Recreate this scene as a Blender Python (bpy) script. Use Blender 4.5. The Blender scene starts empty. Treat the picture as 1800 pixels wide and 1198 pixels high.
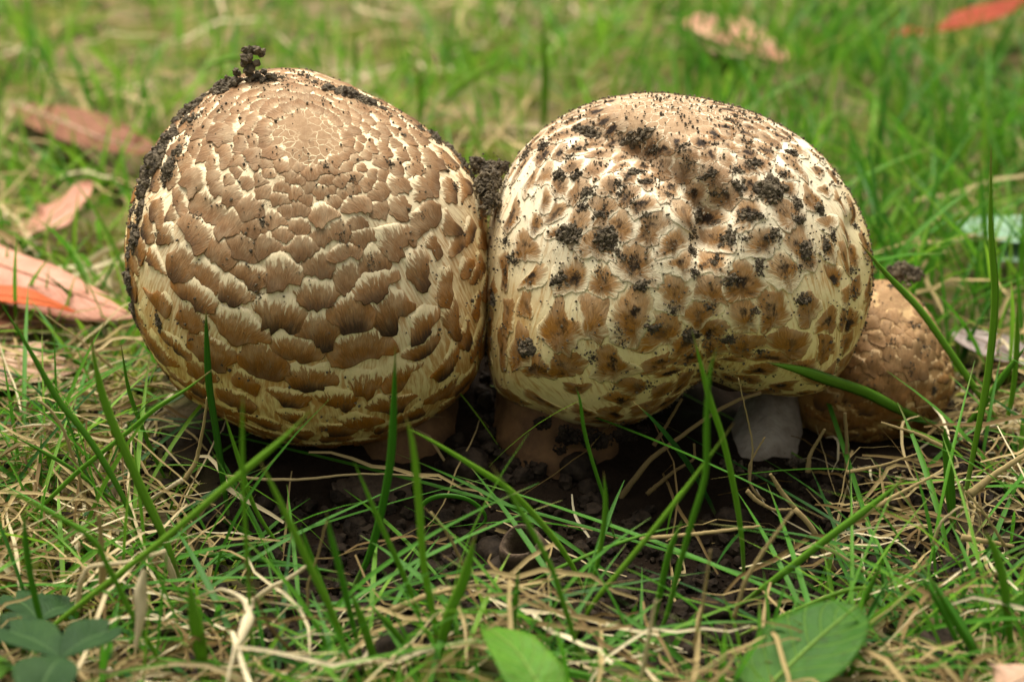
import bpy, math
import numpy as np
from mathutils import Vector, Matrix

rng = np.random.default_rng(11)
S = bpy.context.scene
COL = S.collection

# ------------------------------------------------------------------ camera
PITCH = math.radians(24.0)
CAM = np.array([0.0, -0.534, 0.276])
FPX = 4000.0                                   # focal length in photo pixels (1800 wide)
cd = bpy.data.cameras.new('camera'); cam = bpy.data.objects.new('camera', cd); COL.objects.link(cam)
cam.location = CAM; cam.rotation_euler = (math.pi/2 - PITCH, 0, 0)
cd.lens = 80; cd.sensor_width = 36; cd.clip_start = 0.01; cd.clip_end = 400
cd.dof.use_dof = True; cd.dof.focus_distance = 0.568; cd.dof.aperture_fstop = 10.5
cd.dof.aperture_blades = 7
S.camera = cam

# ------------------------------------------------------------------ light
SUN_EL, SUN_AZ = math.radians(68), math.radians(-25)   # azimuth from +Y (away from camera), negative = from the left
w = bpy.data.worlds.new('World'); S.world = w; w.use_nodes = True
nt = w.node_tree; bg = nt.nodes['Background']
sky = nt.nodes.new('ShaderNodeTexSky'); sky.sky_type = 'NISHITA'; sky.sun_disc = False
sky.sun_elevation = SUN_EL; sky.sun_rotation = SUN_AZ; sky.dust_density = 6; sky.ozone_density = 0.6; sky.air_density = 1.2
hs = nt.nodes.new('ShaderNodeHueSaturation'); hs.inputs['Saturation'].default_value = 0.05
nt.links.new(sky.outputs[0], hs.inputs['Color']); nt.links.new(hs.outputs[0], bg.inputs['Color'])
bg.inputs['Strength'].default_value = 0.07
sl = bpy.data.lights.new('sun', 'SUN'); sun = bpy.data.objects.new('sun', sl); COL.objects.link(sun)
sl.energy = 3.0; sl.angle = math.radians(55); sl.color = (1, 0.92, 0.77)
sd = Vector((math.sin(SUN_AZ)*math.cos(SUN_EL), math.cos(SUN_AZ)*math.cos(SUN_EL), math.sin(SUN_EL)))
sun.rotation_euler = sd.to_track_quat('Z', 'Y').to_euler()
S.view_settings.view_transform = 'Standard'; S.view_settings.look = 'None'
S.view_settings.exposure = 1.14; S.view_settings.gamma = 1.0; S.view_settings.use_curve_mapping = False
S.render.engine = 'CYCLES'
S.cycles.use_denoising = True
S.cycles.max_bounces = 6; S.cycles.diffuse_bounces = 3; S.cycles.transmission_bounces = 3; S.cycles.transparent_max_bounces = 4

# ------------------------------------------------------------------ view geometry
R_ = np.array([1.0, 0, 0]); F_ = np.array([0, math.cos(PITCH), -math.sin(PITCH)]); U_ = np.array([0, math.sin(PITCH), math.cos(PITCH)])

def at(px, py, d):
    px, py, d = np.asarray(px, float), np.asarray(py, float), np.asarray(d, float)
    return CAM + ((px-900)/FPX*d)[..., None]*R_ + ((599-py)/FPX*d)[..., None]*U_ + d[..., None]*F_

def project(P):
    q = np.asarray(P) - CAM
    d = q@F_
    return 900 + q@R_/d*FPX, 599 - q@U_/d*FPX, d

def gdepth(py, z=0.0):
    """view depth at which the row py of the picture meets the height z"""
    k = (599-np.asarray(py, float))/FPX
    return (z-CAM[2])/(k*U_[2] + F_[2])

def ground_at(px, py, z=0.0): return at(px, py, gdepth(py, z))

# ------------------------------------------------------------------ noise
def _hash(ix, iy, iz, seed):
    h = (ix*374761393 + iy*668265263 + iz*2147483647 + seed*1274126177) & 0xFFFFFFFF
    h = ((h ^ (h >> 13))*1274126177) & 0xFFFFFFFF
    h = ((h ^ (h >> 16))*2246822519) & 0xFFFFFFFF
    return ((h ^ (h >> 15)) & 0xFFFFFF)/float(0xFFFFFF)

def vnoise(P, seed=0):
    P = np.asarray(P, float); i = np.floor(P).astype(np.int64); f = P-i; f = f*f*(3-2*f)
    out = 0
    for dx in (0, 1):
        for dy in (0, 1):
            for dz in (0, 1):
                wt = (f[..., 0] if dx else 1-f[..., 0])*(f[..., 1] if dy else 1-f[..., 1])*(f[..., 2] if dz else 1-f[..., 2])
                out = out + wt*_hash(i[..., 0]+dx, i[..., 1]+dy, i[..., 2]+dz, seed)
    return out*2-1

def fbm(P, seed=0, oct=3):
    P = np.asarray(P, float); a, s = 1.0, 0
    for k in range(oct):
        s = s + a*vnoise(P*2**k + 17.3*k, seed+k); a *= .5
    return s

def sstep(a, b, x):
    t = np.clip((np.asarray(x, float)-a)/(b-a), 0, 1); return t*t*(3-2*t)

def gh(x, y):
    """height of the soil"""
    x, y = np.asarray(x, float), np.asarray(y, float)
    P = np.stack([x, y, 0*x], -1)
    near = np.exp(-((x/.9)**2 + ((y-.1)/.9)**2))
    h = .006*fbm(P*18, 3, 3) + near*.0016*fbm(P*160, 9, 2)
    h = h - .003*np.exp(-((x-.0)/.11)**2 - ((y+.05)/.03)**2) + .0135*np.exp(-((x+.022)/.070)**4 - ((y-.03)/.036)**2) + .009*np.exp(-((x-.065)/.05)**2 - ((y-.08)/.022)**2)   # a hollow before the mushrooms, soil heaped at their feet, a heap added behind to darken the gap
    h = h + .05*fbm(P*.7, 31, 2)*sstep(1.2, 6, np.hypot(x, y))
    return h

# ------------------------------------------------------------------ mesh helpers
def mesh_np(name, V, F, attrs=None, smooth=True):
    V = np.asarray(V, np.float32).reshape(-1, 3); F = np.asarray(F, np.int32); n = F.shape[1]
    me = bpy.data.meshes.new(name)
    me.vertices.add(len(V)); me.vertices.foreach_set('co', V.ravel())
    me.loops.add(F.size); me.loops.foreach_set('vertex_index', F.ravel())
    me.polygons.add(len(F)); me.polygons.foreach_set('loop_start', np.arange(0, F.size, n, dtype=np.int32))
    me.polygons.foreach_set('use_smooth', np.full(len(F), smooth, bool))
    for k, a in (attrs or {}).items():
        a = np.asarray(a, np.float32)
        if a.ndim == 2:
            at_ = me.attributes.new(k, 'FLOAT_VECTOR', 'POINT'); at_.data.foreach_set('vector', a.ravel())
        else:
            at_ = me.attributes.new(k, 'FLOAT', 'POINT'); at_.data.foreach_set('value', a.ravel())
    me.update(calc_edges=True); me.validate()
    return me

def link(name, me, mat, parent=None, origin=None):
    o = bpy.data.objects.new(name, me); COL.objects.link(o)
    if mat is not None and me is not None and not me.materials: me.materials.append(mat)
    if parent is not None: o.parent = parent
    if origin is not None: o.location = origin
    return o

def obj(name, V, F, mat, parent=None, attrs=None, smooth=True, local=True):
    """one mesh object; its origin at its lowest middle point unless parented"""
    V = np.asarray(V, float).reshape(-1, 3)
    org = np.zeros(3)
    if parent is None and local:
        org = np.array([V[:, 0].mean(), V[:, 1].mean(), V[:, 2].min()])
    elif parent is not None:
        p = parent
        while p is not None: org = org + np.array(p.location); p = p.parent
        # children keep zero local offset; vertices are given relative to the thing's base
        return link(name, mesh_np(name, V-org, F, attrs, smooth), mat, parent)
    return link(name, mesh_np(name, V-org, F, attrs, smooth), mat, None, org)

def tag(o, label=None, cat=None, group=None, kind=None):
    if label: o['label'] = label
    if cat: o['category'] = cat
    if group: o['group'] = group
    if kind: o['kind'] = kind
    return o

def empty(name, loc):
    o = bpy.data.objects.new(name, None); COL.objects.link(o); o.location = loc; o.empty_display_size = .01
    return o

def gridfaces(n, m, wrap=False):
    """quads of an n x m vertex grid, the second index running fastest"""
    i = np.arange(n-1)[:, None]; j = np.arange(m if wrap else m-1)[None, :]; j2 = (j+1) % m
    return np.stack([i*m+j, i*m+j2, (i+1)*m+j2, (i+1)*m+j], -1).reshape(-1, 4)

def catmull(P, n):
    P = np.asarray(P, float)
    if len(P) == 2: P = np.array([P[0], P.mean(0), P[1]])
    Q = np.vstack([2*P[0]-P[1], P, 2*P[-1]-P[-2]])
    t = np.linspace(0, len(P)-1-1e-6, n); i = t.astype(int); f = (t-i)[:, None]
    a, b, c, d = Q[i], Q[i+1], Q[i+2], Q[i+3]
    return .5*((2*b) + (c-a)*f + (2*a-5*b+4*c-d)*f**2 + (3*b-a-3*c+d)*f**3)

def norm(v): return v/np.maximum(np.linalg.norm(v, axis=-1, keepdims=True), 1e-12)

def ribbons(P, side, W, fold=.35):
    """N x S centre lines -> one folded strip each; returns V, F, u (across), v (along)"""
    N, Sg, _ = P.shape
    tan = norm(np.gradient(P, axis=1)); side = norm(side - (side*tan).sum(-1, keepdims=True)*tan)
    nrm = np.cross(tan, side)
    V = np.stack([P - side*W[..., None] + nrm*(W*fold)[..., None], P, P + side*W[..., None] + nrm*(W*fold)[..., None]], 2)
    g = gridfaces(Sg, 3)
    F = (g[None] + (np.arange(N)*Sg*3)[:, None, None]).reshape(-1, 4)
    u = np.broadcast_to(np.array([-1., 0, 1]), (N, Sg, 3)); v = np.broadcast_to(np.linspace(0, 1, Sg)[None, :, None], (N, Sg, 3))
    return V.reshape(-1, 3), F, u.ravel(), v.ravel()

def tube(P, rad, k=6, flat=1.0, side=None, wob=0):
    """closed tube round a centre line"""
    P = np.asarray(P, float); n = len(P); tan = norm(np.gradient(P, axis=0))
    ref = np.array([0, 0, 1.0]) if side is None else np.asarray(side, float)
    a = np.cross(tan, ref); bad = np.linalg.norm(a, axis=1) < .05; a[bad] = np.cross(tan[bad], [1., 0, 0]); a = norm(a); b = np.cross(tan, a)
    ang = np.arange(k)/k*2*np.pi
    rad = np.broadcast_to(rad, (n,))
    rr = rad[:, None]*(1 + wob*rng.uniform(-1, 1, (n, k)))
    V = P[:, None] + rr[..., None]*(np.cos(ang)[None, :, None]*a[:, None] + flat*np.sin(ang)[None, :, None]*b[:, None])
    F = gridfaces(n, k, True)
    V = V.reshape(-1, 3)
    V = np.vstack([V, P[0], P[-1]])
    c0, c1 = n*k, n*k+1
    j = np.arange(k); j2 = (j+1) % k
    caps = np.vstack([np.stack([np.full(k, c0), j2, j, np.full(k, c0)], 1), np.stack([np.full(k, c1), (n-1)*k+j, (n-1)*k+j2, np.full(k, c1)], 1)])
    u = np.concatenate([np.tile(np.cos(ang), n), [0, 0]]); v = np.concatenate([np.repeat(np.linspace(0, 1, n), k), [0, 1]])
    return V, F, caps[:, :3], u, v

def tri(F): return np.vstack([F[:, [0, 1, 2]], F[:, [0, 2, 3]]])

# ------------------------------------------------------------------ material helpers
class M:
    def __init__(s, name):
        s.m = bpy.data.materials.new(name); s.m.use_nodes = True; s.t = s.m.node_tree
        s.p = s.t.nodes['Principled BSDF']; s.out = s.t.nodes['Material Output']
    def n(s, typ, **k):
        x = s.t.nodes.new(typ)
        for a, b in k.items(): setattr(x, a, b)
        return x
    def l(s, a, b): s.t.links.new(a, b)
    def put(s, sock, v):
        if hasattr(v, 'is_linked') or isinstance(v, bpy.types.NodeSocket): s.l(v, sock)
        elif isinstance(v, (tuple, list)) and len(v) == 3 and sock.type == 'RGBA': sock.default_value = (*v, 1)
        else: sock.default_value = v
    def attr(s, name, out='Fac'): return s.n('ShaderNodeAttribute', attribute_name=name).outputs[out]
    def math(s, op, a, b=0.0, c=0.0):
        x = s.n('ShaderNodeMath', operation=op); s.put(x.inputs[0], a); s.put(x.inputs[1], b); s.put(x.inputs[2], c); return x.outputs[0]
    def mix(s, f, a, b, mode='MIX'):
        x = s.n('ShaderNodeMix', data_type='RGBA', blend_type=mode); s.put(x.inputs[0], f); s.put(x.inputs[6], a); s.put(x.inputs[7], b); return x.outputs[2]
    def ss(s, a, b, x):
        r = s.n('ShaderNodeMapRange', interpolation_type='SMOOTHSTEP'); s.put(r.inputs[0], x); s.put(r.inputs[1], a); s.put(r.inputs[2], b); return r.outputs[0]
    def comb(s, x, y, z=0.0):
        c = s.n('ShaderNodeCombineXYZ'); s.put(c.inputs[0], x); s.put(c.inputs[1], y); s.put(c.inputs[2], z); return c.outputs[0]
    def noise(s, vec, scale, detail=2.0, rough=.5, col=False):
        x = s.n('ShaderNodeTexNoise'); s.put(x.inputs['Vector'], vec); x.inputs['Scale'].default_value = scale
        x.inputs['Detail'].default_value = detail; x.inputs['Roughness'].default_value = rough
        return x.outputs['Color' if col else 'Fac']
    def bump(s, h, dist, strength=1.0, nrm=None):
        b = s.n('ShaderNodeBump'); s.put(b.inputs['Height'], h); b.inputs['Distance'].default_value = dist; b.inputs['Strength'].default_value = strength
        if nrm is not None: s.l(nrm, b.inputs['Normal'])
        return b.outputs[0]
    def done(s, col, rough=.6, bump=None, spec=.4):
        s.put(s.p.inputs['Base Color'], col); s.put(s.p.inputs['Roughness'], rough); s.put(s.p.inputs['Specular IOR Level'], spec)
        if bump is not None: s.l(bump, s.p.inputs['Normal'])
        return s.m
    def translucent(s, col, f, nrm=None):
        tr = s.n('ShaderNodeBsdfTranslucent'); s.put(tr.inputs[0], col); mx = s.n('ShaderNodeMixShader'); mx.inputs[0].default_value = f
        s.l(s.p.outputs[0], mx.inputs[1]); s.l(tr.outputs[0], mx.inputs[2]); s.l(mx.outputs[0], s.out.inputs[0])

def mat_scale(name, cream_share, top, low, tip, cream_t, cream_l, radial=False):
    """the torn cuticle of a cap: brown fibres that fray into the pale flesh at their upper edge"""
    m = M(name)
    loc = m.n('ShaderNodeAttribute', attribute_name='local'); sx = m.n('ShaderNodeSeparateXYZ'); m.l(loc.outputs['Vector'], sx.inputs[0])
    rnd = m.attr('seed')
    T, Rr, A, D = m.attr('fall'), m.attr('rim'), m.attr('zone'), m.attr('dark')
    warp = m.math('MULTIPLY', m.math('SUBTRACT', m.noise(loc.outputs['Vector'], .3, 2), .5), 1.8)
    x = m.math('ADD', sx.outputs[0], warp)
    fib = m.noise(m.comb(m.math('MULTIPLY', x, 1.7), m.math('MULTIPLY', sx.outputs[1], .20), m.math('MULTIPLY', rnd, 50)), 1.0, 3, .65)
    fine = m.noise(m.comb(m.math('MULTIPLY', x, 6.5), m.math('MULTIPLY', sx.outputs[1], .5), m.math('MULTIPLY', rnd, 90)), 1.0, 2, .6)
    if radial:
        fade = m.math('MULTIPLY', Rr, m.math('SUBTRACT', 1.0, m.math('MULTIPLY', m.ss(.6, .95, T), .22)))
    else:
        fade = m.math('ADD', m.math('MULTIPLY', m.math('MULTIPLY', Rr, .36), m.math('SUBTRACT', 1.0, m.ss(.2, .6, T))), m.math('MULTIPLY', m.math('SUBTRACT', 1.0, T), .68))
    e = m.math('ADD', fade, m.math('ADD', m.math('MULTIPLY', m.math('SUBTRACT', fib, .5), .70 if radial else 1.05), m.math('MULTIPLY', m.math('SUBTRACT', fine, .5), .36)))
    thr = m.math('ADD', .78 - cream_share, m.math('MULTIPLY', m.math('SUBTRACT', rnd, .5), .22))
    thr = m.math('ADD', thr, m.math('MULTIPLY', m.math('SUBTRACT', 1.0, m.ss(.25, 1.15 if radial else .9, A)), .26 if radial else .20))
    if radial: thr = m.math('ADD', thr, m.math('MULTIPLY', m.ss(1.0, 1.5, A), .16))
    pale = m.ss(m.math('SUBTRACT', thr, .30 if radial else .12), m.math('ADD', thr, .14 if radial else .09), e)
    brown = m.mix(m.ss(.5, 1.45, A), top, low)
    brown = m.mix(m.math('MULTIPLY', m.math('SUBTRACT', 1.0, m.ss(.15, .7, m.math('ADD', T, m.math('MULTIPLY', m.math('SUBTRACT', fib, .5), .8)))), m.math('SUBTRACT', .42, m.math('MULTIPLY', m.ss(1.2, 1.7, A), .3))), brown, m.mix(.55, brown, cream_t))
    brown = m.mix(m.math('MULTIPLY', m.ss(.3, .7, rnd), .32), brown, m.mix(.5, brown, (.03, .015, .005)))
    brown = m.mix(m.math('MULTIPLY', m.ss(.35, .65, fine), .6), brown, m.mix(.55, brown, (.02, .010, .004)))
    brown = m.mix(m.math('MULTIPLY', m.ss(.56, .72, fib), .30), brown, m.mix(.6, brown, cream_t))
    brown = m.mix(m.math('MULTIPLY', m.ss(.4, .75, m.noise(loc.outputs['Vector'], .22, 3)), .35), brown, m.mix(.5, brown, cream_t))
    # the frayed margin is richer brown where the fibres thin out
    brown = m.mix(m.math('MULTIPLY', m.ss(m.math('SUBTRACT', thr, .32), thr, e), m.math('MULTIPLY', m.ss(.9, 1.6, A), .6)), brown, m.mix(.5, low, (.05, .02, .004)))
    core = m.math('ADD', m.math('SUBTRACT', 1.05, Rr), m.math('ADD', m.math('MULTIPLY', m.math('SUBTRACT', T, .62), 1.2), m.math('MULTIPLY', m.math('SUBTRACT', m.noise(m.n('ShaderNodeTexCoord').outputs['Object'], 420, 3, .65), .5), 1.1))) if radial else T
    dk = m.math('MULTIPLY', m.ss(.50 if radial else .45, .88 if radial else .95, m.math('ADD', core, m.math('MULTIPLY', m.math('SUBTRACT', fib, .5), .5))), D)
    brown = m.mix(dk, brown, tip)
    cream = m.mix(m.ss(.9, 1.8, A), cream_t, cream_l)
    cream = m.mix(m.math('MULTIPLY', m.ss(.45, .8, fine), .22), cream, m.mix(.6, cream, low))
    col = m.mix(pale, brown, cream)
    h = m.math('ADD', m.math('MULTIPLY', fib, .6), m.math('MULTIPLY', fine, .6))
    return m.done(col, .55, m.bump(h, .0004, .9), .16)

def mat_cap(name, top, low, cream_t, cream_l, disc, streak):
    m = M(name)
    pv = m.n('ShaderNodeAttribute', attribute_name='polar'); sx = m.n('ShaderNodeSeparateXYZ'); m.l(pv.outputs['Vector'], sx.inputs[0])
    A = sx.outputs[1]; b = sx.outputs[0]
    pos = m.n('ShaderNodeTexCoord').outputs['Object']
    bw = m.math('ADD', b, m.math('MULTIPLY', m.math('SUBTRACT', m.noise(pos, 55, 3), .5), .12))
    fib = m.noise(m.comb(m.math('MULTIPLY', bw, 60), m.math('MULTIPLY', A, 7), 0.0), 1.0, 3, .6)
    fine = m.noise(m.comb(m.math('MULTIPLY', bw, 200), m.math('MULTIPLY', A, 16), 3.0), 1.0, 2, .6)
    big = m.noise(pos, 90, 3, .6)
    cream = m.mix(m.ss(.9, 1.8, A), cream_t, cream_l)
    brown = m.mix(m.ss(.5, 1.45, A), top, low)
    k = m.ss(.52 - streak, .70 - streak, m.math('ADD', m.math('MULTIPLY', m.ss(.8, 1.5, A), .07), m.math('ADD', m.math('MULTIPLY', fib, .6), m.math('MULTIPLY', big, .4))))
    k = m.math('MULTIPLY', k, m.ss(.15, .5, A))
    col = m.mix(m.math('MULTIPLY', k, .75), cream, brown)
    col = m.mix(m.math('MULTIPLY', m.ss(.45, .8, fine), .25), col, m.mix(.6, col, low))
    wash = m.math('MULTIPLY', m.ss(.46, .66, m.noise(pos, 42, 4, .6)), m.math('ADD', .45, m.math('MULTIPLY', m.ss(.9, 1.6, A), .3)))
    col = m.mix(m.math('MULTIPLY', wash, m.ss(.2, .8, m.math('ADD', fib, m.math('MULTIPLY', m.ss(.46, .7, m.noise(pos, 60, 2)), .4)))), col, m.mix(.25, brown, cream))
    # the unbroken middle of the cap, crazed by fine pale cracks
    vo = m.n('ShaderNodeTexVoronoi', feature='DISTANCE_TO_EDGE'); vo.inputs['Scale'].default_value = 420
    wv = m.n('ShaderNodeVectorMath', operation='ADD'); m.l(pos, wv.inputs[0])
    wn = m.n('ShaderNodeVectorMath', operation='SCALE'); m.l(m.noise(pos, 300, 2, .5, True), wn.inputs[0]); wn.inputs[3].default_value = .0035; m.l(wn.outputs[0], wv.inputs[1])
    m.l(wv.outputs[0], vo.inputs['Vector'])
    crack = m.math('SUBTRACT', 1.0, m.ss(.01, .06, vo.outputs['Distance']))
    crack = m.math('MULTIPLY', crack, m.ss(.42, .6, m.noise(pos, 70, 2)))
    dcol = m.mix(m.noise(pos, 700, 3, .7), m.mix(.5, top, (.04, .025, .015)), m.mix(.22, top, cream_t))
    dcol = m.mix(m.math('MULTIPLY', crack, .8), dcol, cream_t)
    dm = m.math('SUBTRACT', 1.0, m.ss(disc*.8, disc*1.15, m.math('ADD', A, m.math('MULTIPLY', m.math('SUBTRACT', m.noise(pos, 120, 3), .5), .25))))
    col = m.mix(dm, col, dcol)
    h = m.math('ADD', m.math('ADD', m.math('MULTIPLY', fib, .5), m.math('MULTIPLY', fine, .4)), m.math('ADD', m.math('MULTIPLY', m.noise(pos, 500, 3, .7), .7), m.math('MULTIPLY', m.math('MULTIPLY', crack, dm), .6)))
    return m.done(col, .6, m.bump(h, .0003, .7), .16)

CREAM_T, CREAM_L = (.86, .72, .47), (.82, .64, .25)
M_scaleA = mat_scale('brown_scale', .175, (.345, .188, .086), (.42, .155, .009), (.045, .025, .014), CREAM_T, CREAM_L)
M_capA = mat_cap('cream_cap', (.36, .195, .088), (.45, .175, .012), CREAM_T, CREAM_L, .30, .05)
M_scaleB = mat_scale('soot_scale', .045, (.36, .198, .086), (.43, .180, .018), (.030, .018, .010), (.88, .77, .56), (.86, .70, .32), True)
M_capB = mat_cap('pale_cap', (.36, .200, .085), (.46, .20, .022), (.88, .77, .56), (.86, .70, .32), .50, -.03)
M_scaleC = mat_scale('tan_scale', .06, (.34, .185, .075), (.30, .125, .02), (.06, .035, .02), (.60, .42, .22), (.56, .38, .13), False)
M_capC = mat_cap('tan_cap', (.36, .205, .09), (.30, .135, .03), (.54, .36, .17), (.56, .38, .13), .20, .16)

def simple(name, c1, c2, scale, rough=.7, bumpd=0, detail=4, spec=.12):
    m = M(name); pos = m.n('ShaderNodeTexCoord').outputs['Object']
    f = m.ss(.3, .7, m.noise(pos, scale, detail, .6)); h = m.noise(pos, scale*3, 3, .7)
    return m.done(m.mix(f, c1, c2), rough, m.bump(h, bumpd, .8) if bumpd else None, spec)

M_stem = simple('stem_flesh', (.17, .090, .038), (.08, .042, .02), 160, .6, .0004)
M_stemW = simple('white_stem', (.40, .35, .28), (.14, .10, .065), 90, .7, .0012)
M_gill = simple('gill_flesh', (.16, .09, .06), (.08, .045, .03), 300, .7)
M_clod = simple('damp_soil', (.036, .027, .017), (.16, .125, .078), 700, .75, .0003, 4, .2)
M_grit = simple('grit', (.5, .42, .3), (.75, .7, .62), 300, .3, 0, 2, .6)
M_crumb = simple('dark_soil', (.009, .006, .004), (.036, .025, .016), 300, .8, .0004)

def mat_ground():
    m = M('soil_ground'); pos = m.n('ShaderNodeTexCoord').outputs['Object']
    soil = m.mix(m.noise(pos, 260, 5, .7), (.006, .004, .0028), (.028, .018, .011))
    moss = m.mix(m.noise(pos, 180, 4, .7), (.06, .085, .010), (.20, .22, .04))
    straw = m.mix(m.noise(pos, 240, 4, .7), (.12, .085, .045), (.34, .27, .15))
    bare = m.attr('bare')
    far = m.mix(m.ss(.42, .6, m.noise(pos, 22, 4, .6)), moss, straw)
    far = m.mix(m.math('MULTIPLY', m.ss(.52, .66, m.noise(pos, 34, 4, .6)), .8), far, soil)
    col = m.mix(bare, far, soil)
    return m.done(col, .85, m.bump(m.noise(pos, 420, 5, .7), .0015, .8), .06)

def mat_blade(name, a, b, c, tf=.35, dry=False):
    """tint 0..1 runs from a over b to c"""
    m = M(name); t = m.attr('tint'); u, v = m.attr('across'), m.attr('along')
    pos = m.n('ShaderNodeTexCoord').outputs['Object']
    col = m.mix(m.ss(.0, .5, t), a, b); col = m.mix(m.ss(.5, 1.0, t), col, c)
    vein = m.noise(m.comb(m.math('MULTIPLY', u, 7), m.math('MULTIPLY', v, 1.5), m.math('MULTIPLY', t, 77)), 1.0, 2)
    col = m.mix(m.math('MULTIPLY', m.ss(.4, .65, vein), .55), col, m.mix(.5, col, (.01, .015, .003) if not dry else (.1, .06, .025)))
    blot = m.ss(.55, .75, m.noise(pos, 260 if dry else 130, 3, .6))
    col = m.mix(m.math('MULTIPLY', blot, .5 if dry else .18), col, m.mix(.5, col, (.12, .075, .035) if dry else (.28, .26, .08)))
    if not dry:
        col = m.mix(m.math('SUBTRACT', 1.0, m.ss(.0, .14, v)), col, m.mix(.5, col, (.30, .30, .12)))
    if not dry:
        col = m.mix(m.math('MULTIPLY', m.ss(.86, 1.0, v), m.ss(.4, .6, m.noise(pos, 60, 2))), col, (.30, .20, .08))
    m.done(col, .45 if not dry else .65, m.bump(vein, .0002, .5), .25 if not dry else .2)
    m.translucent(col, tf)
    return m.m

M_grass = mat_blade('green_blade', (.022, .098, .014), (.072, .255, .014), (.22, .43, .03), .42)
M_straw = mat_blade('dry_straw', (.15, .095, .030), (.46, .35, .155), (.80, .70, .46), .25, True)
M_mossb = mat_blade('moss_tuft', (.12, .17, .010), (.26, .33, .028), (.44, .46, .08), .3)

def mat_leaf(name, a, b, rib, spots=0.0, rough=.5, tf=.2, sc=90):
    m = M(name); u, v = m.attr('across'), m.attr('along'); pos = m.n('ShaderNodeTexCoord').outputs['Object']
    au = m.math('ABSOLUTE', u)
    wv = m.math('SINE', m.math('MULTIPLY', m.math('SUBTRACT', m.math('MULTIPLY', v, 9.0), m.math('MULTIPLY', au, 2.2)), 6.283))
    vein = m.ss(.86, 1.0, wv)
    col = m.mix(m.ss(.3, .7, m.noise(pos, sc, 4, .6)), a, b)
    col = m.mix(m.math('MULTIPLY', vein, .7), col, rib)
    col = m.mix(m.math('SUBTRACT', 1.0, m.ss(.02, .06, au)), col, rib)
    if spots:
        col = m.mix(m.math('MULTIPLY', m.ss(.58, .7, m.noise(pos, 420, 3, .6)), spots), col, (.03, .02, .012))
    h = m.math('ADD', m.noise(pos, 500, 3), m.math('MULTIPLY', vein, -.6))
    m.done(col, rough, m.bump(h, .0005, .8), .10); m.translucent(col, tf)
    return m.m

M_clover = mat_leaf('clover_green', (.014, .042, .012), (.026, .064, .016), (.05, .10, .03), 0, .6, .12)
M_broad = mat_leaf('broad_leaf_green', (.065, .18, .014), (.10, .24, .022), (.20, .33, .06), .3, .45, .3)
M_broadB = mat_leaf('broad_leaf_mid_green', (.032, .105, .012), (.055, .15, .016), (.13, .25, .04), .3, .45, .3)
M_pink = mat_leaf('salmon_leaf', (.58, .25, .17), (.66, .36, .26), (.62, .34, .23), .25, .45, .2)
M_under = mat_leaf('orange_leaf', (.55, .10, .03), (.62, .15, .05), (.6, .2, .08), .1, .45, .3)
M_tan = mat_leaf('tan_leaf', (.42, .25, .16), (.52, .34, .24), (.5, .35, .24), .4, .55, .15)
M_rust = mat_leaf('rust_leaf', (.13, .045, .02), (.26, .115, .065), (.34, .17, .09), .2, .5, .15)
M_red = mat_leaf('red_leaf', (.28, .04, .018), (.38, .07, .03), (.4, .10, .04), 0, .45, .25)
M_greyl = mat_leaf('grey_leaf', (.26, .20, .18), (.34, .28, .26), (.35, .28, .24), .2, .6, .1)
M_blue = mat_leaf('grey_green_leaf', (.20, .33, .22), (.28, .42, .30), (.3, .42, .3), 0, .5, .2)
M_bark = simple('bark', (.06, .042, .028), (.12, .085, .055), 220, .8, .001)
M_nut = simple('seed_cup', (.045, .03, .02), (.10, .068, .045), 240, .6, .0006)
M_pebble = simple('ochre_pebble', (.30, .19, .09), (.45, .33, .19), 260, .5, .0004)
M_ground = mat_ground()

# ------------------------------------------------------------------ the ground
def axis(lo, hi, d, far):
    core = np.arange(lo, hi+1e-9, d); a, s = [], d
    x = hi
    while x < far: s *= 1.35; x += s; a.append(x)
    b, s, x = [], d, lo
    while x > -far: s *= 1.35; x -= s; b.append(x)
    return np.concatenate([b[::-1], core, a])

def bareness(x, y):
    """1 on the open soil under and before the mushrooms and on the dark patch added behind, 0 in the turf"""
    n = .35*fbm(np.stack([x*24, y*24, 0*x], -1), 51, 2)
    d = np.hypot((x-.005)/.105, (y+.018)/.075)
    d2 = np.hypot((x-.105)/.03, (y-.03)/.03)
    d3 = np.hypot((x-.05)/.07, (y-.065)/.055)  # dark soil added behind the pale cap, standing for the darkness there
    return 1-sstep(.75, 1.35, np.minimum(np.minimum(d, d2), d3)+n)

gx = axis(-.30, .30, .0028, 90); gy = axis(-.16, .55, .0028, 90)
X, Y = np.meshgrid(gx, gy, indexing='xy')
V = np.stack([X, Y, gh(X, Y)], -1).reshape(-1, 3)
tag(obj('ground', V, gridfaces(len(gy), len(gx)), M_ground, None, {'bare': bareness(V[:, 0], V[:, 1])}, local=False), kind='structure')

# ------------------------------------------------------------------ mushrooms
def interp_sil(poly, c):
    poly = np.asarray(poly, float); d = poly-c; d[:, 1] *= -1
    a = np.arctan2(d[:, 1], d[:, 0]); r = np.hypot(d[:, 0], d[:, 1]); o = np.argsort(a); a, r = a[o], r[o]
    a = np.concatenate([a-2*np.pi, a, a+2*np.pi]); r = np.tile(r, 3)
    g = np.linspace(-np.pi, np.pi, 361); v = np.interp(g, a, r)
    k = np.array([1, 2, 3, 2, 1.]); k /= k.sum(); vv = np.concatenate([v[-3:-1], v, v[1:3]]); v = np.convolve(vv, k, 'valid')
    return lambda ang: np.interp(ang, g, v)

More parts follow.
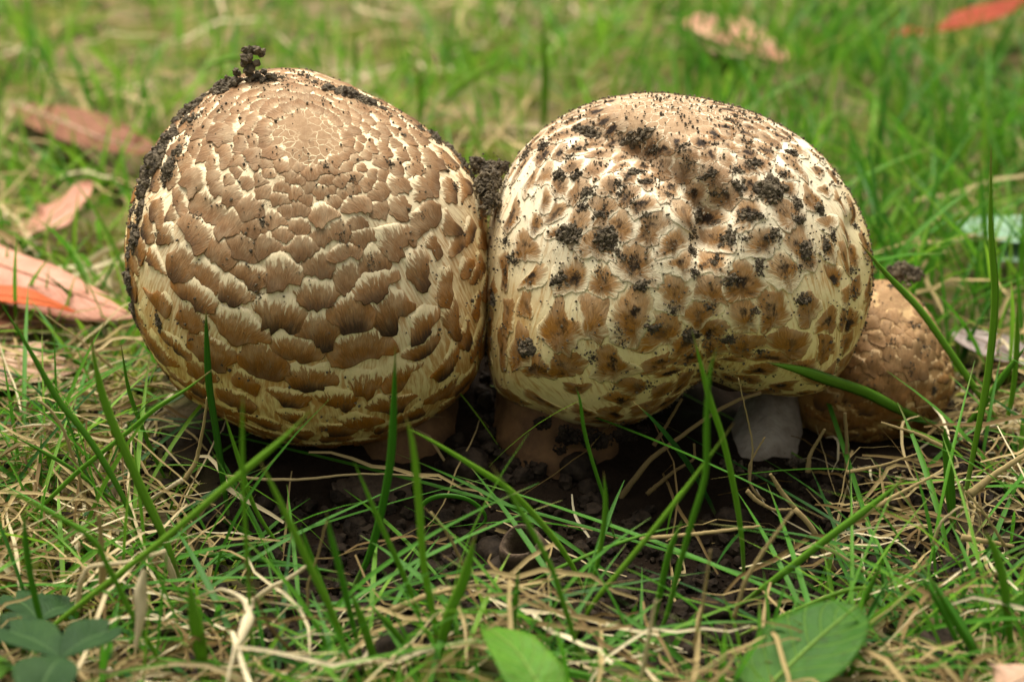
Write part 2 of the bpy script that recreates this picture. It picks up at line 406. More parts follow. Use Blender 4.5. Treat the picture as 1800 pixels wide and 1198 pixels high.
class Cap:
    def __init__(s, centre_px, depth, sil, zf, zb, apex_px, seed, furrows=(), bumps=.012):
        s.cp = np.asarray(centre_px, float); s.d = depth; s.k = depth/FPX
        s.sil = interp_sil(sil, s.cp); s.mean = s.sil(np.linspace(-np.pi, np.pi, 100)).mean()
        s.zf, s.zb, s.seed, s.furrows, s.bumps = zf, zb, seed, furrows, bumps
        s.C = at(s.cp[0], s.cp[1], depth)
        ax = np.array([(apex_px[0]-s.cp[0]), -(apex_px[1]-s.cp[1])]); r = s.sil(math.atan2(ax[1], ax[0])); ax = ax/r
        s.apex = norm(np.array([ax[0], ax[1], math.sqrt(max(.02, 1-ax@ax))]))
    def pos(s, D):
        """unit direction (right, up, towards the viewer) -> point on the cap"""
        D = norm(D); x, y, z = D[..., 0], D[..., 1], D[..., 2]
        rho = np.hypot(x, y); r = s.sil(np.arctan2(y, x)); r = s.mean + (r-s.mean)*np.where(z > 0, sstep(.1, 1.0, rho), sstep(.0, .55, rho))
        g = 1 + s.bumps*fbm(D*2.3+s.seed*7.1, s.seed, 3)*np.clip(1-rho**6, 0, 1)
        ex, ey = x*r, y*r
        for pts, wd, dp in s.furrows:                       # furrows in the flesh, given along the cap's face
            pts = np.asarray(pts, float); q = np.stack([ex+s.cp[0], s.cp[1]-ey], -1); best = np.full(x.shape, 1e9)
            for a, b in zip(pts[:-1], pts[1:]):
                ab = b-a; t = np.clip(((q-a)@ab)/(ab@ab), 0, 1); best = np.minimum(best, np.linalg.norm(q-a-t[..., None]*ab, axis=-1))
            g = g - dp*np.exp(-(best/wd)**2)*sstep(-.1, .3, z)
        zz = np.where(z > 0, z*s.zf, z*s.zb)
        ex, ey, zz = ex*s.k*(1+(g-1)*.35), ey*s.k*(1+(g-1)*.35), zz*g
        return s.C + ex[..., None]*R_ + ey[..., None]*U_ - zz[..., None]*F_
    def basis(s, D):
        ey = norm((D@s.apex)[..., None]*D - s.apex); ex = np.cross(ey, D); return ex, ey       # ey runs away from the apex
    def normal(s, D):
        ex, ey = s.basis(D); e = 4e-3
        n = np.cross(s.pos(D+ex*e)-s.pos(D-ex*e), s.pos(D+ey*e)-s.pos(D-ey*e)); n = norm(n)
        sg = np.sign((n*(s.pos(D)-s.C)).sum(-1, keepdims=True)); return n*np.where(sg == 0, 1, sg)
    def polar(s, D):
        al = np.arccos(np.clip(D@s.apex, -1, 1)); ref = norm(np.cross(s.apex, [0., 1, 0.])); ref2 = np.cross(s.apex, ref)
        be = np.arctan2(D@ref, -(D@ref2)); return be, al

UPV = np.array([0, math.cos(PITCH), math.sin(PITCH)])        # world up in (right, up, towards)

def build_cap(cap, mat, parent, tmax, stem_dir_drop=.55):
    n, m = 110, 220
    th = np.linspace(0.004, math.radians(tmax), n); ph = np.linspace(0, 2*np.pi, m, endpoint=False)
    e1 = np.array([1., 0, 0]); e2 = np.cross(UPV, e1)
    D = np.cos(th)[:, None, None]*UPV + np.sin(th)[:, None, None]*(np.cos(ph)[None, :, None]*e1 + np.sin(ph)[None, :, None]*e2)
    P = cap.pos(D); be, al = cap.polar(D)
    # rolled margin and the gill cavity
    rim = P[-1]; c = rim.mean(0)
    ring = [rim, c+(rim-c)*.86+[0, 0, -.0006], c+(rim-c)*.74+[0, 0, .004], c+(rim-c)*.45+[0, 0, .010], c+(rim-c)*.05+[0, 0, .012]]
    o = obj('cap', P.reshape(-1, 3), gridfaces(n, m, True)[:, ::-1], mat, parent, {'polar': np.stack([be, al, 0*al], -1).reshape(-1, 3)})
    G = np.stack(ring, 0).reshape(-1, 3)
    obj('gills', G, gridfaces(len(ring), m, True)[:, ::-1], M_gill, parent)
    return o

def build_scales(cap, capobj, mat, size_fn, shrink, lift, amin, limit, visible_z, dark, fan, jag=.13, K=36, aniso=1.25, wide=.12, warp=.16, pillow=1.0, reach=.85, sig=.30, amax=2.35):
    # variable-radius dart throwing over the cap
    R0 = cap.mean*cap.k
    pts, sz = np.zeros((0, 3)), np.zeros(0); EYs = np.zeros((0, 3))
    tries = norm(rng.normal(size=(26000, 3)))
    be, al = cap.polar(tries)
    low = np.degrees(np.arccos(np.clip(tries@UPV, -1, 1)))
    ok = (al > amin) & (al < amax) & (low < 146) & (tries[:, 2] > -.75)
    tries, al = tries[ok], al[ok]
    s_all = size_fn(al)*1e-3/R0*np.clip(np.exp(rng.normal(size=len(al))*sig), .5, 1.8)
    for d, s in zip(tries, s_all):
        if len(pts):
            df = d-pts; dist = np.sqrt(np.maximum((df**2).sum(1) + (aniso**2-1)*(df*EYs).sum(1)**2, 0))
            if (dist < (sz+s)*.43).any(): continue
        pts = np.vstack([pts, d]); sz = np.append(sz, s); EYs = np.vstack([EYs, cap.basis(d[None])[1]])
    EX, EY = cap.basis(pts)
    order = np.argsort(-1.0*(pts[:, 2] > visible_z) - sz*.5)
    psi = np.arange(K)/K*2*np.pi; u = np.stack([np.cos(psi), np.sin(psi)], -1)
    frac = np.array([.02, .3, .52, .70, .84, .94, 1.0, 1.0, .90])
    nr = len(frac)
    rest_V, rest_F, rest_A, nv = [], [], [], 0
    be_all, al_all = cap.polar(pts)
    seam = pts[:, 2]
    built = 0
    for i in order:
        q = pts - pts[i]; q = np.stack([q@EX[i], q@EY[i]*aniso], -1); dd = np.hypot(q[:, 0], q[:, 1])
        near = (dd > 1e-6) & (dd < sz[i]*3.2); qq = q[near]
        ua = u*[1, aniso]; dot = ua@qq.T; r = np.where(dot > 1e-6, (qq**2).sum(-1)[None]/(2*np.maximum(dot, 1e-6)), 9).min(1)
        r = np.minimum(r, sz[i]*reach)
        r = .25*np.roll(r, 1)+.5*r+.25*np.roll(r, -1)
        down = np.clip(u[:, 1], 0, 1); up = np.clip(-u[:, 1], 0, 1)
        sh = shrink*rng.uniform(.92, 1.08)
        pt = rng.uniform(-.05, .20)
        r = r*(sh + .20*down + pt*down**4 + .10*up + wide*np.abs(u[:, 0])**2)
        edge = 1 + jag*rng.uniform(-1, 1, K)*(.35+.65*np.abs(u[:, 1])) + .08*np.sin(psi*rng.integers(2, 5)+rng.uniform(0, 6))
        r = r*edge
        xy = frac[:, None, None]*(r[:, None]*u)[None]                       # ring, K, 2
        wq = np.stack([xy[..., 0], xy[..., 1], 0*xy[..., 0]], -1)/sz[i]*2.6+i*9.7
        xy = xy + warp*sz[i]*np.stack([vnoise(wq, 3), vnoise(wq+40, 4)], -1)*frac[:, None, None]
        lo, hi = xy[..., 1].min(), xy[..., 1].max()
        T = np.clip((xy[..., 1]-lo)/(hi-lo), 0, 1)
        D = norm(pts[i] + xy[..., :1]*EX[i] + xy[..., 1:]*EY[i])
        Rr = np.broadcast_to(frac[:, None], T.shape).copy()
        mm = min(1.0, sz[i]*R0*1e3/9.0)
        L = lift*1e-3*mm*mm*rng.uniform(.5, 1.6)
        h = .00036*mm**1.4*pillow*(1-Rr**3) + .00010 + L*sstep(.35, 1, T)*Rr**2*(1 if pillow > .9 else (1-.6*np.abs(xy[..., 0])/np.abs(xy[..., 0]).max())) - .00055*(1-sstep(.15, .6, T))*Rr**5
        h[-2] = h[-2]-.00020; h[-1] = -.0004
        N = cap.normal(D); P = cap.pos(D) + N*h[..., None]
        be, al = cap.polar(D)
        fy = lo+(hi-lo)*fan; qx, qy = xy[..., 0], fy-xy[..., 1]          # the fibres fan out from a point low on the scale
        dq = np.hypot(qx, qy); aq = np.arctan2(qx, qy)*(sz[i]*.55 if fan < 1 else abs(fan-.4)*(hi-lo))
        loc = np.stack([aq, dq, 0*T], -1)*R0*1e3 + np.array([i*3.7 % 50, i*5.3 % 50, 0])
        sd = rng.random()
        A = {'local': loc.reshape(-1, 3), 'fall': T.ravel(), 'rim': Rr.ravel(), 'zone': np.full(T.size, al_all[i]), 'seed': np.full(T.size, sd),
             'dark': np.full(T.size, np.clip(dark*rng.uniform(.3, 1.4), 0, 1)) if True else 0}
        # dark tips lie in the middle of the lower edge
        A['dark'] = A['dark']*(1 if pillow < .5 else .25+.75*float(sstep(.5, 1.0, al_all[i])))*(1-sstep(.35, 1.0, np.abs(xy[..., 0].ravel())/(np.abs(r*u[:, 0]).max()+1e-9)))
        Fq = gridfaces(nr, K, True)[:, ::-1]
        if built < limit and pts[i, 2] > visible_z:
            obj('scale', P, Fq, mat, capobj, A); built += 1
        else:
            rest_V.append(P.reshape(-1, 3)); rest_F.append(Fq+nv); nv += P.size//3; rest_A.append(A)
    if rest_V:
        A = {k: np.concatenate([a[k] for a in rest_A]) for k in rest_A[0]}
        tag(obj('small_scales', np.vstack(rest_V), np.vstack(rest_F), mat, capobj, A), kind='stuff')
    print('scales', built, len(pts))
    return pts, sz

def build_stem(px0, px1, d0, d1, r0, r1, mat, parent, bulge=.15):
    a, b = at(px0[0], px0[1], d0), at(px1[0], px1[1], d1)
    t = np.linspace(0, 1, 14)[:, None]; P = a+(b-a)*t
    rad = (r0+(r1-r0)*t[:, 0])*(1+bulge*np.sin(t[:, 0]*np.pi)*.4)
    k = 36; ang = np.arange(k)/k*2*np.pi; ax = norm(b-a); e1 = norm(np.cross(ax, [0, 1., 0])); e2 = np.cross(ax, e1)
    V = P[:, None] + rad[:, None, None]*(np.cos(ang)[None, :, None]*e1+np.sin(ang)[None, :, None]*e2)
    V = V*1.0; V += (.0006*fbm(V*260, 5, 2))[..., None]*norm(V-P[:, None])
    return obj('stem', V.reshape(-1, 3), gridfaces(14, k, True), mat, parent)

silA = [(430,135),(470,127),(500,124),(540,126),(590,143),(640,166),(700,196),(760,237),(810,285),(845,340),(856,420),(858,520),(852,600),(835,660),(800,702),(740,742),(680,767),(600,782),(530,782),(460,765),(400,735),(340,700),(290,650),(255,590),(235,520),(226,440),(235,370),(255,300),(290,245),(340,190),(390,152)]
capA = Cap((542,455), .600, silA, .047, .047, (560,262), 4, [([(205,250),(300,330),(420,400)], 26, .02)], .014)
silB = [(859,400),(880,330),(910,275),(960,225),(1020,190),(1080,172),(1140,166),(1200,171),(1260,183),(1320,201),(1380,230),(1430,265),(1470,310),(1500,360),(1522,410),(1530,470),(1524,540),(1505,600),(1482,650),(1462,676),(1430,692),(1400,696),(1350,692),(1300,687),(1268,674),(1238,664),(1205,684),(1160,720),(1120,740),(1060,750),(1000,745),(950,725),(900,705),(872,685),(860,640),(856,560),(854,480)]
capB = Cap((1195,452), .600, silB, .045, .047, (1165,205), 8,
           [([(1040,248),(1110,275),(1180,340),(1222,385),(1215,430)], 32, .165), ([(1222,385),(1207,450),(1200,520),(1208,580)], 34, .065),
            ([(1480,400),(1488,500),(1476,600),(1466,680)], 14, .10), ([(1110,285),(1060,300)], 22, .06)], .022)
silC = [(1545,492),(1570,496),(1600,518),(1640,568),(1662,625),(1672,680),(1652,725),(1610,765),(1550,790),(1480,788),(1420,770),(1385,735),(1375,690),(1390,640),(1430,570),(1480,515),(1515,498)]
capC = Cap((1525,655), .636, silC, .030, .028, (1556,520), 13, (), .06)

base = ground_at(640, 835); mA = tag(empty('mushroom', (base[0], 0.0, 0)), 'round bulging mushroom densely covered in brown scales with a crumbly soil rim', 'mushroom', 'mushrooms growing in a cluster')
oA = build_cap(capA, M_capA, mA, 152)
fA = lambda al: np.interp(al, [0, .15, .3, .5, .7, .95, 1.2, 1.7, 2.4], [2.4, 2.7, 3.5, 5.2, 7.8, 11.5, 13.0, 12.0, 9.0])
ptsA, szA = build_scales(capA, oA, M_scaleA, fA, 1.01, .52, .20, 298, -.12, 1.1, 1.7, pillow=.92, sig=.36)
build_stem((712,690), (712,880), .612, .612, .0135, .0160, M_stem, mA)

base = ground_at(1010, 830); mB = tag(empty('mushroom', (base[0], 0.0, 0)), 'pale furrowed mushroom with a creased cap dotted by dark scales and soil', 'mushroom', 'mushrooms growing in a cluster')
oB = build_cap(capB, M_capB, mB, 150)
fB = lambda al: np.interp(al, [0, .2, .4, .6, .9, 1.3, 1.8, 2.4], [3.0, 3.2, 4.2, 6.0, 8.8, 11.0, 11.0, 9.0])
ptsB, szB = build_scales(capB, oB, M_scaleB, fB, 1.02, .30, .36, 298, -.12, 1.25, .75, wide=.03, warp=.16, pillow=.22, reach=1.2, aniso=1.1)
build_stem((978,680), (978,880), .610, .610, .0160, .0185, M_stem, mB)

mC = tag(empty('mushroom', (.098, .03, 0)), 'small conical tan mushroom half hidden behind the furrowed pale one', 'mushroom', 'mushrooms growing in a cluster')
oC = build_cap(capC, M_capC, mC, 150)
fC = lambda al: np.interp(al, [0, .4, .7, 1.0, 1.6, 2.4], [3, 3.6, 5, 7, 7.5, 6.5])
build_scales(capC, oC, M_scaleC, fC, 1.0, .6, .28, 200, -.12, .7, 1.7, jag=.28, warp=.3)
build_stem((1362,690), (1322,900), .628, .612, .0068, .0140, M_stemW, mC)

CAPS = [capA, capB, capC]
def cap_front(px, py, margin=0.0):
    """view depth of the nearest cap surface at a pixel (inf where there is none)"""
    best = np.full(np.shape(px), np.inf)
    for c in CAPS:
        dx, dy = (np.asarray(px, float)-c.cp[0]), -(np.asarray(py, float)-c.cp[1])
        r = np.hypot(dx, dy)/(c.sil(np.arctan2(dy, dx))+margin)
        z = np.sqrt(np.clip(1-r*r, 0, 1))*c.zf
        best = np.where(r < 1, np.minimum(best, c.d-z), best)
    return best

def on_cap(c, px, py):
    """point and normal on the face of a cap at a pixel"""
    dx, dy = px-c.cp[0], -(py-c.cp[1]); r = math.hypot(dx, dy)
    rs = float(c.sil(np.array(math.atan2(dy, dx)))); rho = min(r/rs, .999)
    # pos() eases the outline in towards the middle, so search along the ray for the direction whose point projects there
    lo, hi = 0.0, 1.0; a = math.atan2(dy, dx)
    for _ in range(24):
        m = (lo+hi)/2; D = np.array([m*math.cos(a), m*math.sin(a), math.sqrt(max(0, 1-m*m))]); q = project(c.pos(D))
        if math.hypot(q[0]-c.cp[0], q[1]-c.cp[1]) < r: lo = m
        else: hi = m
    D = np.array([lo*math.cos(a), lo*math.sin(a), math.sqrt(max(1e-4, 1-lo*lo))])
    return c.pos(D), c.normal(D[None])[0]

# ------------------------------------------------------------------ soil clods on the caps
def ico(sub):
    t = (1+5**.5)/2
    v = [(-1,t,0),(1,t,0),(-1,-t,0),(1,-t,0),(0,-1,t),(0,1,t),(0,-1,-t),(0,1,-t),(t,0,-1),(t,0,1),(-t,0,-1),(-t,0,1)]
    f = [(0,11,5),(0,5,1),(0,1,7),(0,7,10),(0,10,11),(1,5,9),(5,11,4),(11,10,2),(10,7,6),(7,1,8),(3,9,4),(3,4,2),(3,2,6),(3,6,8),(3,8,9),(4,9,5),(2,4,11),(6,2,10),(8,6,7),(9,8,1)]
    v = [norm(np.array(x, float)) for x in v]
    for _ in range(sub):
        mid, nf = {}, []
        def g(a, b):
            k = (min(a, b), max(a, b))
            if k not in mid: mid[k] = len(v); v.append(norm(v[a]+v[b]))
            return mid[k]
        for a, b, c in f:
            x, y, z = g(a, b), g(b, c), g(c, a); nf += [(a, x, z), (b, y, x), (c, z, y), (x, y, z)]
        f = nf
    return np.array(v), np.array(f)
ICO = [ico(0), ico(1), ico(2)]

def grains(C, rad, sub=0, rough=.3):
    """a lumpy grain at each centre"""
    v, f = ICO[sub]; N = len(C)
    q = rng.normal(size=(N, 3, 3)); q, _ = np.linalg.qr(q)
    sc = rng.uniform(.65, 1.25, (N, 1, 3))
    V = v[None]*sc*(1+rough*rng.uniform(-1, 1, (N, len(v), 1)))
    V = np.einsum('nij,nkj->nki', q, V)*np.asarray(rad)[:, None, None] + np.asarray(C)[:, None]
    F = (f[None] + (np.arange(N)*len(v))[:, None, None]).reshape(-1, 3)
    return V.reshape(-1, 3), F

SPOTS = []
def clod(P, n, a, b=None, h=None, ang=0.0, name='soil_clod', dens=1.0):
    """a crumbly lump on a surface: a across, b down, h proud (metres)"""
    b = b or a; h = h or .55*min(a, b)
    ex = norm(np.cross(n, U_) if abs(n@U_) < .95 else R_); ex = norm(ex - (ex@n)*n)
    if ex@R_ < 0: ex = -ex
    ey = np.cross(n, ex); ca, sa = math.cos(ang), math.sin(ang); ex, ey = ca*ex+sa*ey, -sa*ex+ca*ey
    a, b, h = a*1.05, b*1.05, h*1.0
    N = int(np.clip(110*dens*(a*b)/(.002**2), 26, 300))
    k = rng.normal(size=(N, 3)); k = norm(k)*rng.random((N, 1))**.45
    k[:, 2] = np.abs(k[:, 2])*(1-.5*np.hypot(k[:, 0], k[:, 1]))
    lump = 1+.45*vnoise(k*2.2+rng.uniform(0, 50), 3)
    k[:, :2] *= lump[:, None]
    C = P + k[:, :1]*a*ex + k[:, 1:2]*b*ey + (k[:, 2:]*h - .0002)*n
    rad = rng.uniform(.08, .20, N)*min(a, b)*(1+1.3*(rng.random(N) < .12)); rad = np.clip(rad, .00014, .0010); SPOTS.append((P, n, a))
    V, F = grains(C, rad, 0 if N > 120 else 1, .40)
    o = obj(name, V, F, M_clod, smooth=False)
    return o

PXM = .15e-3                                                    # metres per photo pixel at the caps
def place_clods(c, lst, group, default):
    plain = []
    for e in lst:
        px, py, ra = e[:3]; rb = e[3] if len(e) > 3 and e[3] else ra; ang = e[4] if len(e) > 4 and e[4] else 0
        lab = e[5] if len(e) > 5 else default
        P, n = on_cap(c, px, py)
        k = 1.4 if c is capA and (py < 320 or px < 260) else 1.0
        o = clod(P, n, ra*PXM*k, rb*PXM*k, min(ra, rb)*PXM*.8 if k > 1 else None, math.radians(ang))
        tag(o, lab, 'soil clod', group)
        if lab is default: plain.append((px, py, max(ra, rb), o))
    # the rest are told apart by the zone of the cap they stick to and their rank within it
    zones = {}
    for px, py, ra, o in plain:
        u, v = (px-c.cp[0])/c.mean, (py-c.cp[1])/c.mean
        row = 'crown' if v < -.62 else 'upper slope' if v < -.28 else 'middle' if v < .12 else 'lower face'
        far = -u if c is capA else u
        colm = 'cleft side' if far < -.5 else 'near-cleft half' if far < -.05 else 'outer half' if far < .45 else 'outer flank'
        zones.setdefault((row, colm), []).append((py, px, ra, o))
    who = 'round mushroom' if c is capA else 'furrowed mushroom' if c is capB else 'small conical mushroom'
    nth = ['highest', 'second highest', 'third highest', 'fourth highest', 'fifth highest', 'sixth highest', 'seventh highest', 'eighth highest', 'ninth highest', 'tenth highest']
    for (row, colm), L in zones.items():
        L.sort(key=lambda q: q[:2])
        for k, (py, px, ra, o) in enumerate(L):
            size = 'tiny' if ra < 9 else 'small' if ra < 14 else 'broad'
            pos = 'only' if len(L) == 1 else 'lowest' if k == len(L)-1 else nth[min(k, 9)]
            o['label'] = f'{size} soil clod, {pos} on the {row} {colm} of the {who}'

place_clods(capA, [
    (402,150,20,18,0,'rounded soil lump on the shoulder of the round mushroom beside its crumb tower'),
    (336,192,24,15,40,'dark soil lump on the upper edge of the round mushroom below the shoulder lump'),
    (300,240,16,14,0), (272,285,26,22,60,'widest crust of soil crumbs on the flank of the round mushroom'), (252,335,14), (300,295,12,18,0),
    (238,425,14,18,0), (233,375,9), (230,500,14,22,0,'soil lump hanging off the flank of the round mushroom above the salmon leaf tip'), (238,545,12), (285,580,9,18,0),
    (350,622,11,7,0,'flat soil clot on the lower face of the round mushroom beside an upright blade'),
    (480,140,16,8,0), (590,158,14,9,20), (622,168,20,14,30,'ragged soil lump on the back slope of the round mushroom'), (655,184,11), (545,134,10,6,0), (520,150,8,5,0),
    (765,245,15,12,40), (790,262,14,12,45,'dark soil lump on the round mushroom just above the cleft'), (812,290,12,14,0), (838,330,9,14,0), (804,338,7,10,0), (345,382,9,7,0),
    (318,262,14,10,50), (262,308,10,16,0), (246,372,9,14,0), (228,452,9,14,0), (232,400,8), (290,262,12), (360,170,13,9,30), (425,140,16,8,0), (505,136,12,6,0), (565,146,10,6,0), (640,176,16,9,25), (682,196,9,7),
    (715,214,8,6), (742,232,10,8,30), (805,280,11,14,0), (825,305,10,13,0), (845,360,6,12,0), (244,570,8,12,0), (256,610,7,10,0), (840,600,6,10,0), (330,210,10), (345,205,12,8,40),
    (655,470,7), (480,540,10,5,0), (610,435,9,5,0), (745,395,6), (470,385,6), (700,300,5), (640,330,5), (600,300,4), (835,495,6,9,0), (280,420,8),
    ], 'soil clods stuck on the round mushroom', 'small dark soil clod stuck on the round densely scaled mushroom cap')
place_clods(capB, [
    (1024,238,30,13,-15,'broad soil crust on the upper slope of the furrowed mushroom beside its bare crown'), (1096,252,32,12,18,'long soil crust lying along the furrow near the crown of the pale mushroom'),
    (1134,270,16,9,20), (976,320,16,11), (1002,320,13,10), (950,266,18,11,-30), (922,276,15,10,-40), (1104,312,18,10), (1118,330,14,9), (1072,336,9), (1076,356,12,8), (1096,368,9,7),
    (1024,352,16,10,20), (1018,378,13,9), (1048,394,12,9), (998,424,22,17,20,'roundish soil lump on the pale mushroom, upper one of the pair left of its middle'), (1064,432,21,17,0,'squarish soil lump on the pale mushroom, beside the slanting crumb streak'),
    (1092,458,24,9,-35,'slanting streak of soil crumbs on the pale mushroom face'), (1056,482,14,6,-30), (902,462,20,8,-25,'flat dark clot on the pale mushroom close to the cleft'), (888,428,11,8), (982,496,18,12,15),
    (1128,498,13,11), (1212,376,24,10,10,'dark matted soil lump in the deepest fold of the furrowed mushroom'), (1198,402,18,11,-20), (1208,440,9,11), (1182,442,8,15,15), (1198,488,14,9,-30), (1256,472,9,12), (1270,512,11,14,-20), (1332,484,9,15),
    (1284,420,18,12,30), (1310,424,18,6,10), (1360,420,12,15,-20), (1316,376,26,11,0,'spiky soil lump on the white flesh of the pale mushroom'), (1352,330,24,20,0,'largest rounded soil lump on the pale mushroom, on its far lobe'),
    (1320,282,15,10), (1284,292,13,9), (1290,320,12,11), (1372,304,11,8), (1248,334,20,7,-5), (1228,302,18,8,25), (1400,358,12,15), (1404,390,15,11), (1416,448,14,18,20), (1404,480,12,8),
    (1440,368,14,11), (1388,266,15,10), (1452,436,10,17), (1464,418,8,12), (1272,208,15,5), (1290,225,14,5,5), (1240,250,12,6), (1180,260,13,7,20), (1310,245,12,6,20), (1195,285,9,6),
    (924,610,20,16,0,'ragged soil lump low on the pale mushroom near the cleft'), (1036,624,12,7), (1080,574,9,6), (1132,570,14,11), (1166,540,8,13), (1194,588,19,14,0,'soil lump at the foot of the vertical fold of the pale mushroom'),
    (1224,548,14,9), (1262,606,14,10), (1312,566,12,8), (1404,542,15,12,0,'round soil lump on the far lobe of the pale mushroom above the lying blade'), (1320,630,11,7), (1128,676,8,6), (868,530,10,12), (1225,600,10,7), (1085,596,7), (1505,400,6,9), (1500,520,7,12), (1495,480,6,10),
    (1040,300,9,6), (990,290,10,6), (1010,270,14,7), (1140,300,8,5), (1150,350,7), (1120,395,9,6), (1160,330,8),
    ], 'soil clods stuck on the furrowed mushroom', 'small dark soil clod stuck on the pale furrowed mushroom cap')

place_clods(capC, [
    (1560,500,16,8,0,'flat soil crust on the tip of the small conical mushroom'), (1590,560,6), (1545,585,7,5,0,'dark soil crumb on the upper face of the small conical mushroom'), (1620,600,8,6,0,'soil crumb on the outer slope of the small conical mushroom'),
    (1600,640,6), (1640,690,9,7,0,'soil clod low on the outer edge of the small conical mushroom')], 'soil clods stuck on the small conical mushroom', 'small dark soil clod stuck on the small conical mushroom')

# the crumb tower on the round cap
P0, n0 = on_cap(capA, 452, 140)
pts_ = np.vstack([P0 + rng.normal(size=(22, 3))*[.0028, .0016, .0007] + [0, 0, .0012],
                  P0 + np.stack([rng.normal(size=26)*.0009-.0002, rng.normal(size=26)*.0009, np.linspace(.001, .0085, 26)], -1),
                  P0 + np.stack([np.linspace(-.0012, .0034, 16), rng.normal(size=16)*.0007, .0078+rng.normal(size=16)*.0006], -1)])
Vt, Ft = grains(pts_, rng.uniform(.0005, .0012, len(pts_)), 1, .25)
tag(obj('soil_clod', Vt, Ft, M_clod, smooth=False), 'crumbly tower of soil standing on top of the round mushroom', 'soil clod', 'soil clods stuck on the round mushroom')
# soil wedged in the cleft and hanging below the pale cap
for (px, py, d, a, b, lab) in [(858,318,.590,22,26,'big soil lump wedged in the cleft between the two large mushrooms'), (880,298,.594,18,14,'soil lump at the top of the cleft against the pale mushroom'), (838,290,.597,16,14,'soil lump at the top of the cleft against the round mushroom'), (862,300,.600,26,18,'soil lump at the back of the cleft between the mushrooms'),
                               (864,354,.588,17,30,'narrow soil plug in the seam under the big cleft lump'), (866,326,.592,14,16,'crumbly soil bridge just under the top of the cleft'),
                               (1285,822,.600,20,13,'soil lump at the foot of the white stem, cleft side'), (1345,836,.598,24,14,'soil lump heaped before the foot of the white stem'), (1400,818,.604,20,13,'soil lump between the white stem and the small conical mushroom'),
                               (1590,480,.640,34,24,'dark soil heap behind the small conical mushroom')]:
    P = at(px, py, d); o = clod(P, norm(-F_+U_*.8), a*PXM, b*PXM, .0035, 0, dens=1.2); tag(o, lab, 'soil clod', 'soil clods around the mushrooms')
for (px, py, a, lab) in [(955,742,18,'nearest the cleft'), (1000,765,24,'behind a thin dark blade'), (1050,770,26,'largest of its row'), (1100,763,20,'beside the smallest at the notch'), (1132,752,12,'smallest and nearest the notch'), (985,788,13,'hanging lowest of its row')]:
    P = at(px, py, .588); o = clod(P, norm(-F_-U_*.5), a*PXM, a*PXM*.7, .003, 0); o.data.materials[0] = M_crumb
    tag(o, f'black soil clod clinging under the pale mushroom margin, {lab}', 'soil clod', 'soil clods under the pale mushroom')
# fine specks of soil on both caps: nobody could count them
SV, SF, n0 = [], [], 0
for c, pts, num in ((capA, ptsA, 1000), (capB, ptsB, 2200), (capC, None, 260)):
    D = norm(rng.normal(size=(num*5, 3))); D = D[(D[:, 2] > .0)]
    k = vnoise(D*5+3, 7)+.6*vnoise(D*13, 8) + .5*D[:, 1]; D = D[np.argsort(-k+rng.normal(size=len(k))*.5)][:num]
    r = rng.uniform(.00010, .00034, len(D))*rng.uniform(.6, 1.5, len(D)); N = c.normal(D)
    v, f = grains(c.pos(D)+N*(.0004), r, 0, .3); SV.append(v); SF.append(f+n0); n0 += len(v)
for P, n, a in SPOTS[:-7]:                                       # loose grains strewn round each clod
    m_ = 22; k = rng.normal(size=(m_, 3))*a*.85; k -= (k@n)[:, None]*n
    v, f = grains(P+k-.10*(k**2).sum(1)[:, None]/.045*n*5+n*.0003, rng.uniform(.0001, .0003, m_), 0, .3); SV.append(v); SF.append(f+n0); n0 += len(v)
tag(obj('soil_specks', np.vstack(SV), np.vstack(SF), M_clod, smooth=False, local=False), 'fine soil specks sprinkled over both large mushroom caps', 'soil', kind='stuff')

# ------------------------------------------------------------------ hand-placed grass blades and straws
def depth_along(pts, d0, d1, clear=.004):
    """depths for a polyline of pixels given base first; keeps it clear of the caps"""
    pts = np.asarray(pts, float); L = np.r_[0, np.cumsum(np.hypot(*np.diff(pts, axis=0).T))]; t = L/L[-1]
    if d0 is None: d0 = float(gdepth(pts[0, 1], .003))
    if d1 is None:
        rise = (pts[0, 1]-pts[:, 1])*PXM/math.cos(PITCH)
        d = d0 - .40*rise
    else: d = d0+(d1-d0)*t
    return d

def clear_caps(px, py, d, clear=.004):
    f = cap_front(px, py, 14)-clear
    over = np.maximum(d-f, 0); over[~np.isfinite(over)] = 0
    if over.max() > 0:
        k = np.maximum.accumulate(over)                        # once pushed forward, the rest of the blade follows
        k = np.convolve(np.pad(k, 4, 'edge'), np.ones(9)/9, 'valid'); k = np.maximum(k, over)
        d = d-k
    return d

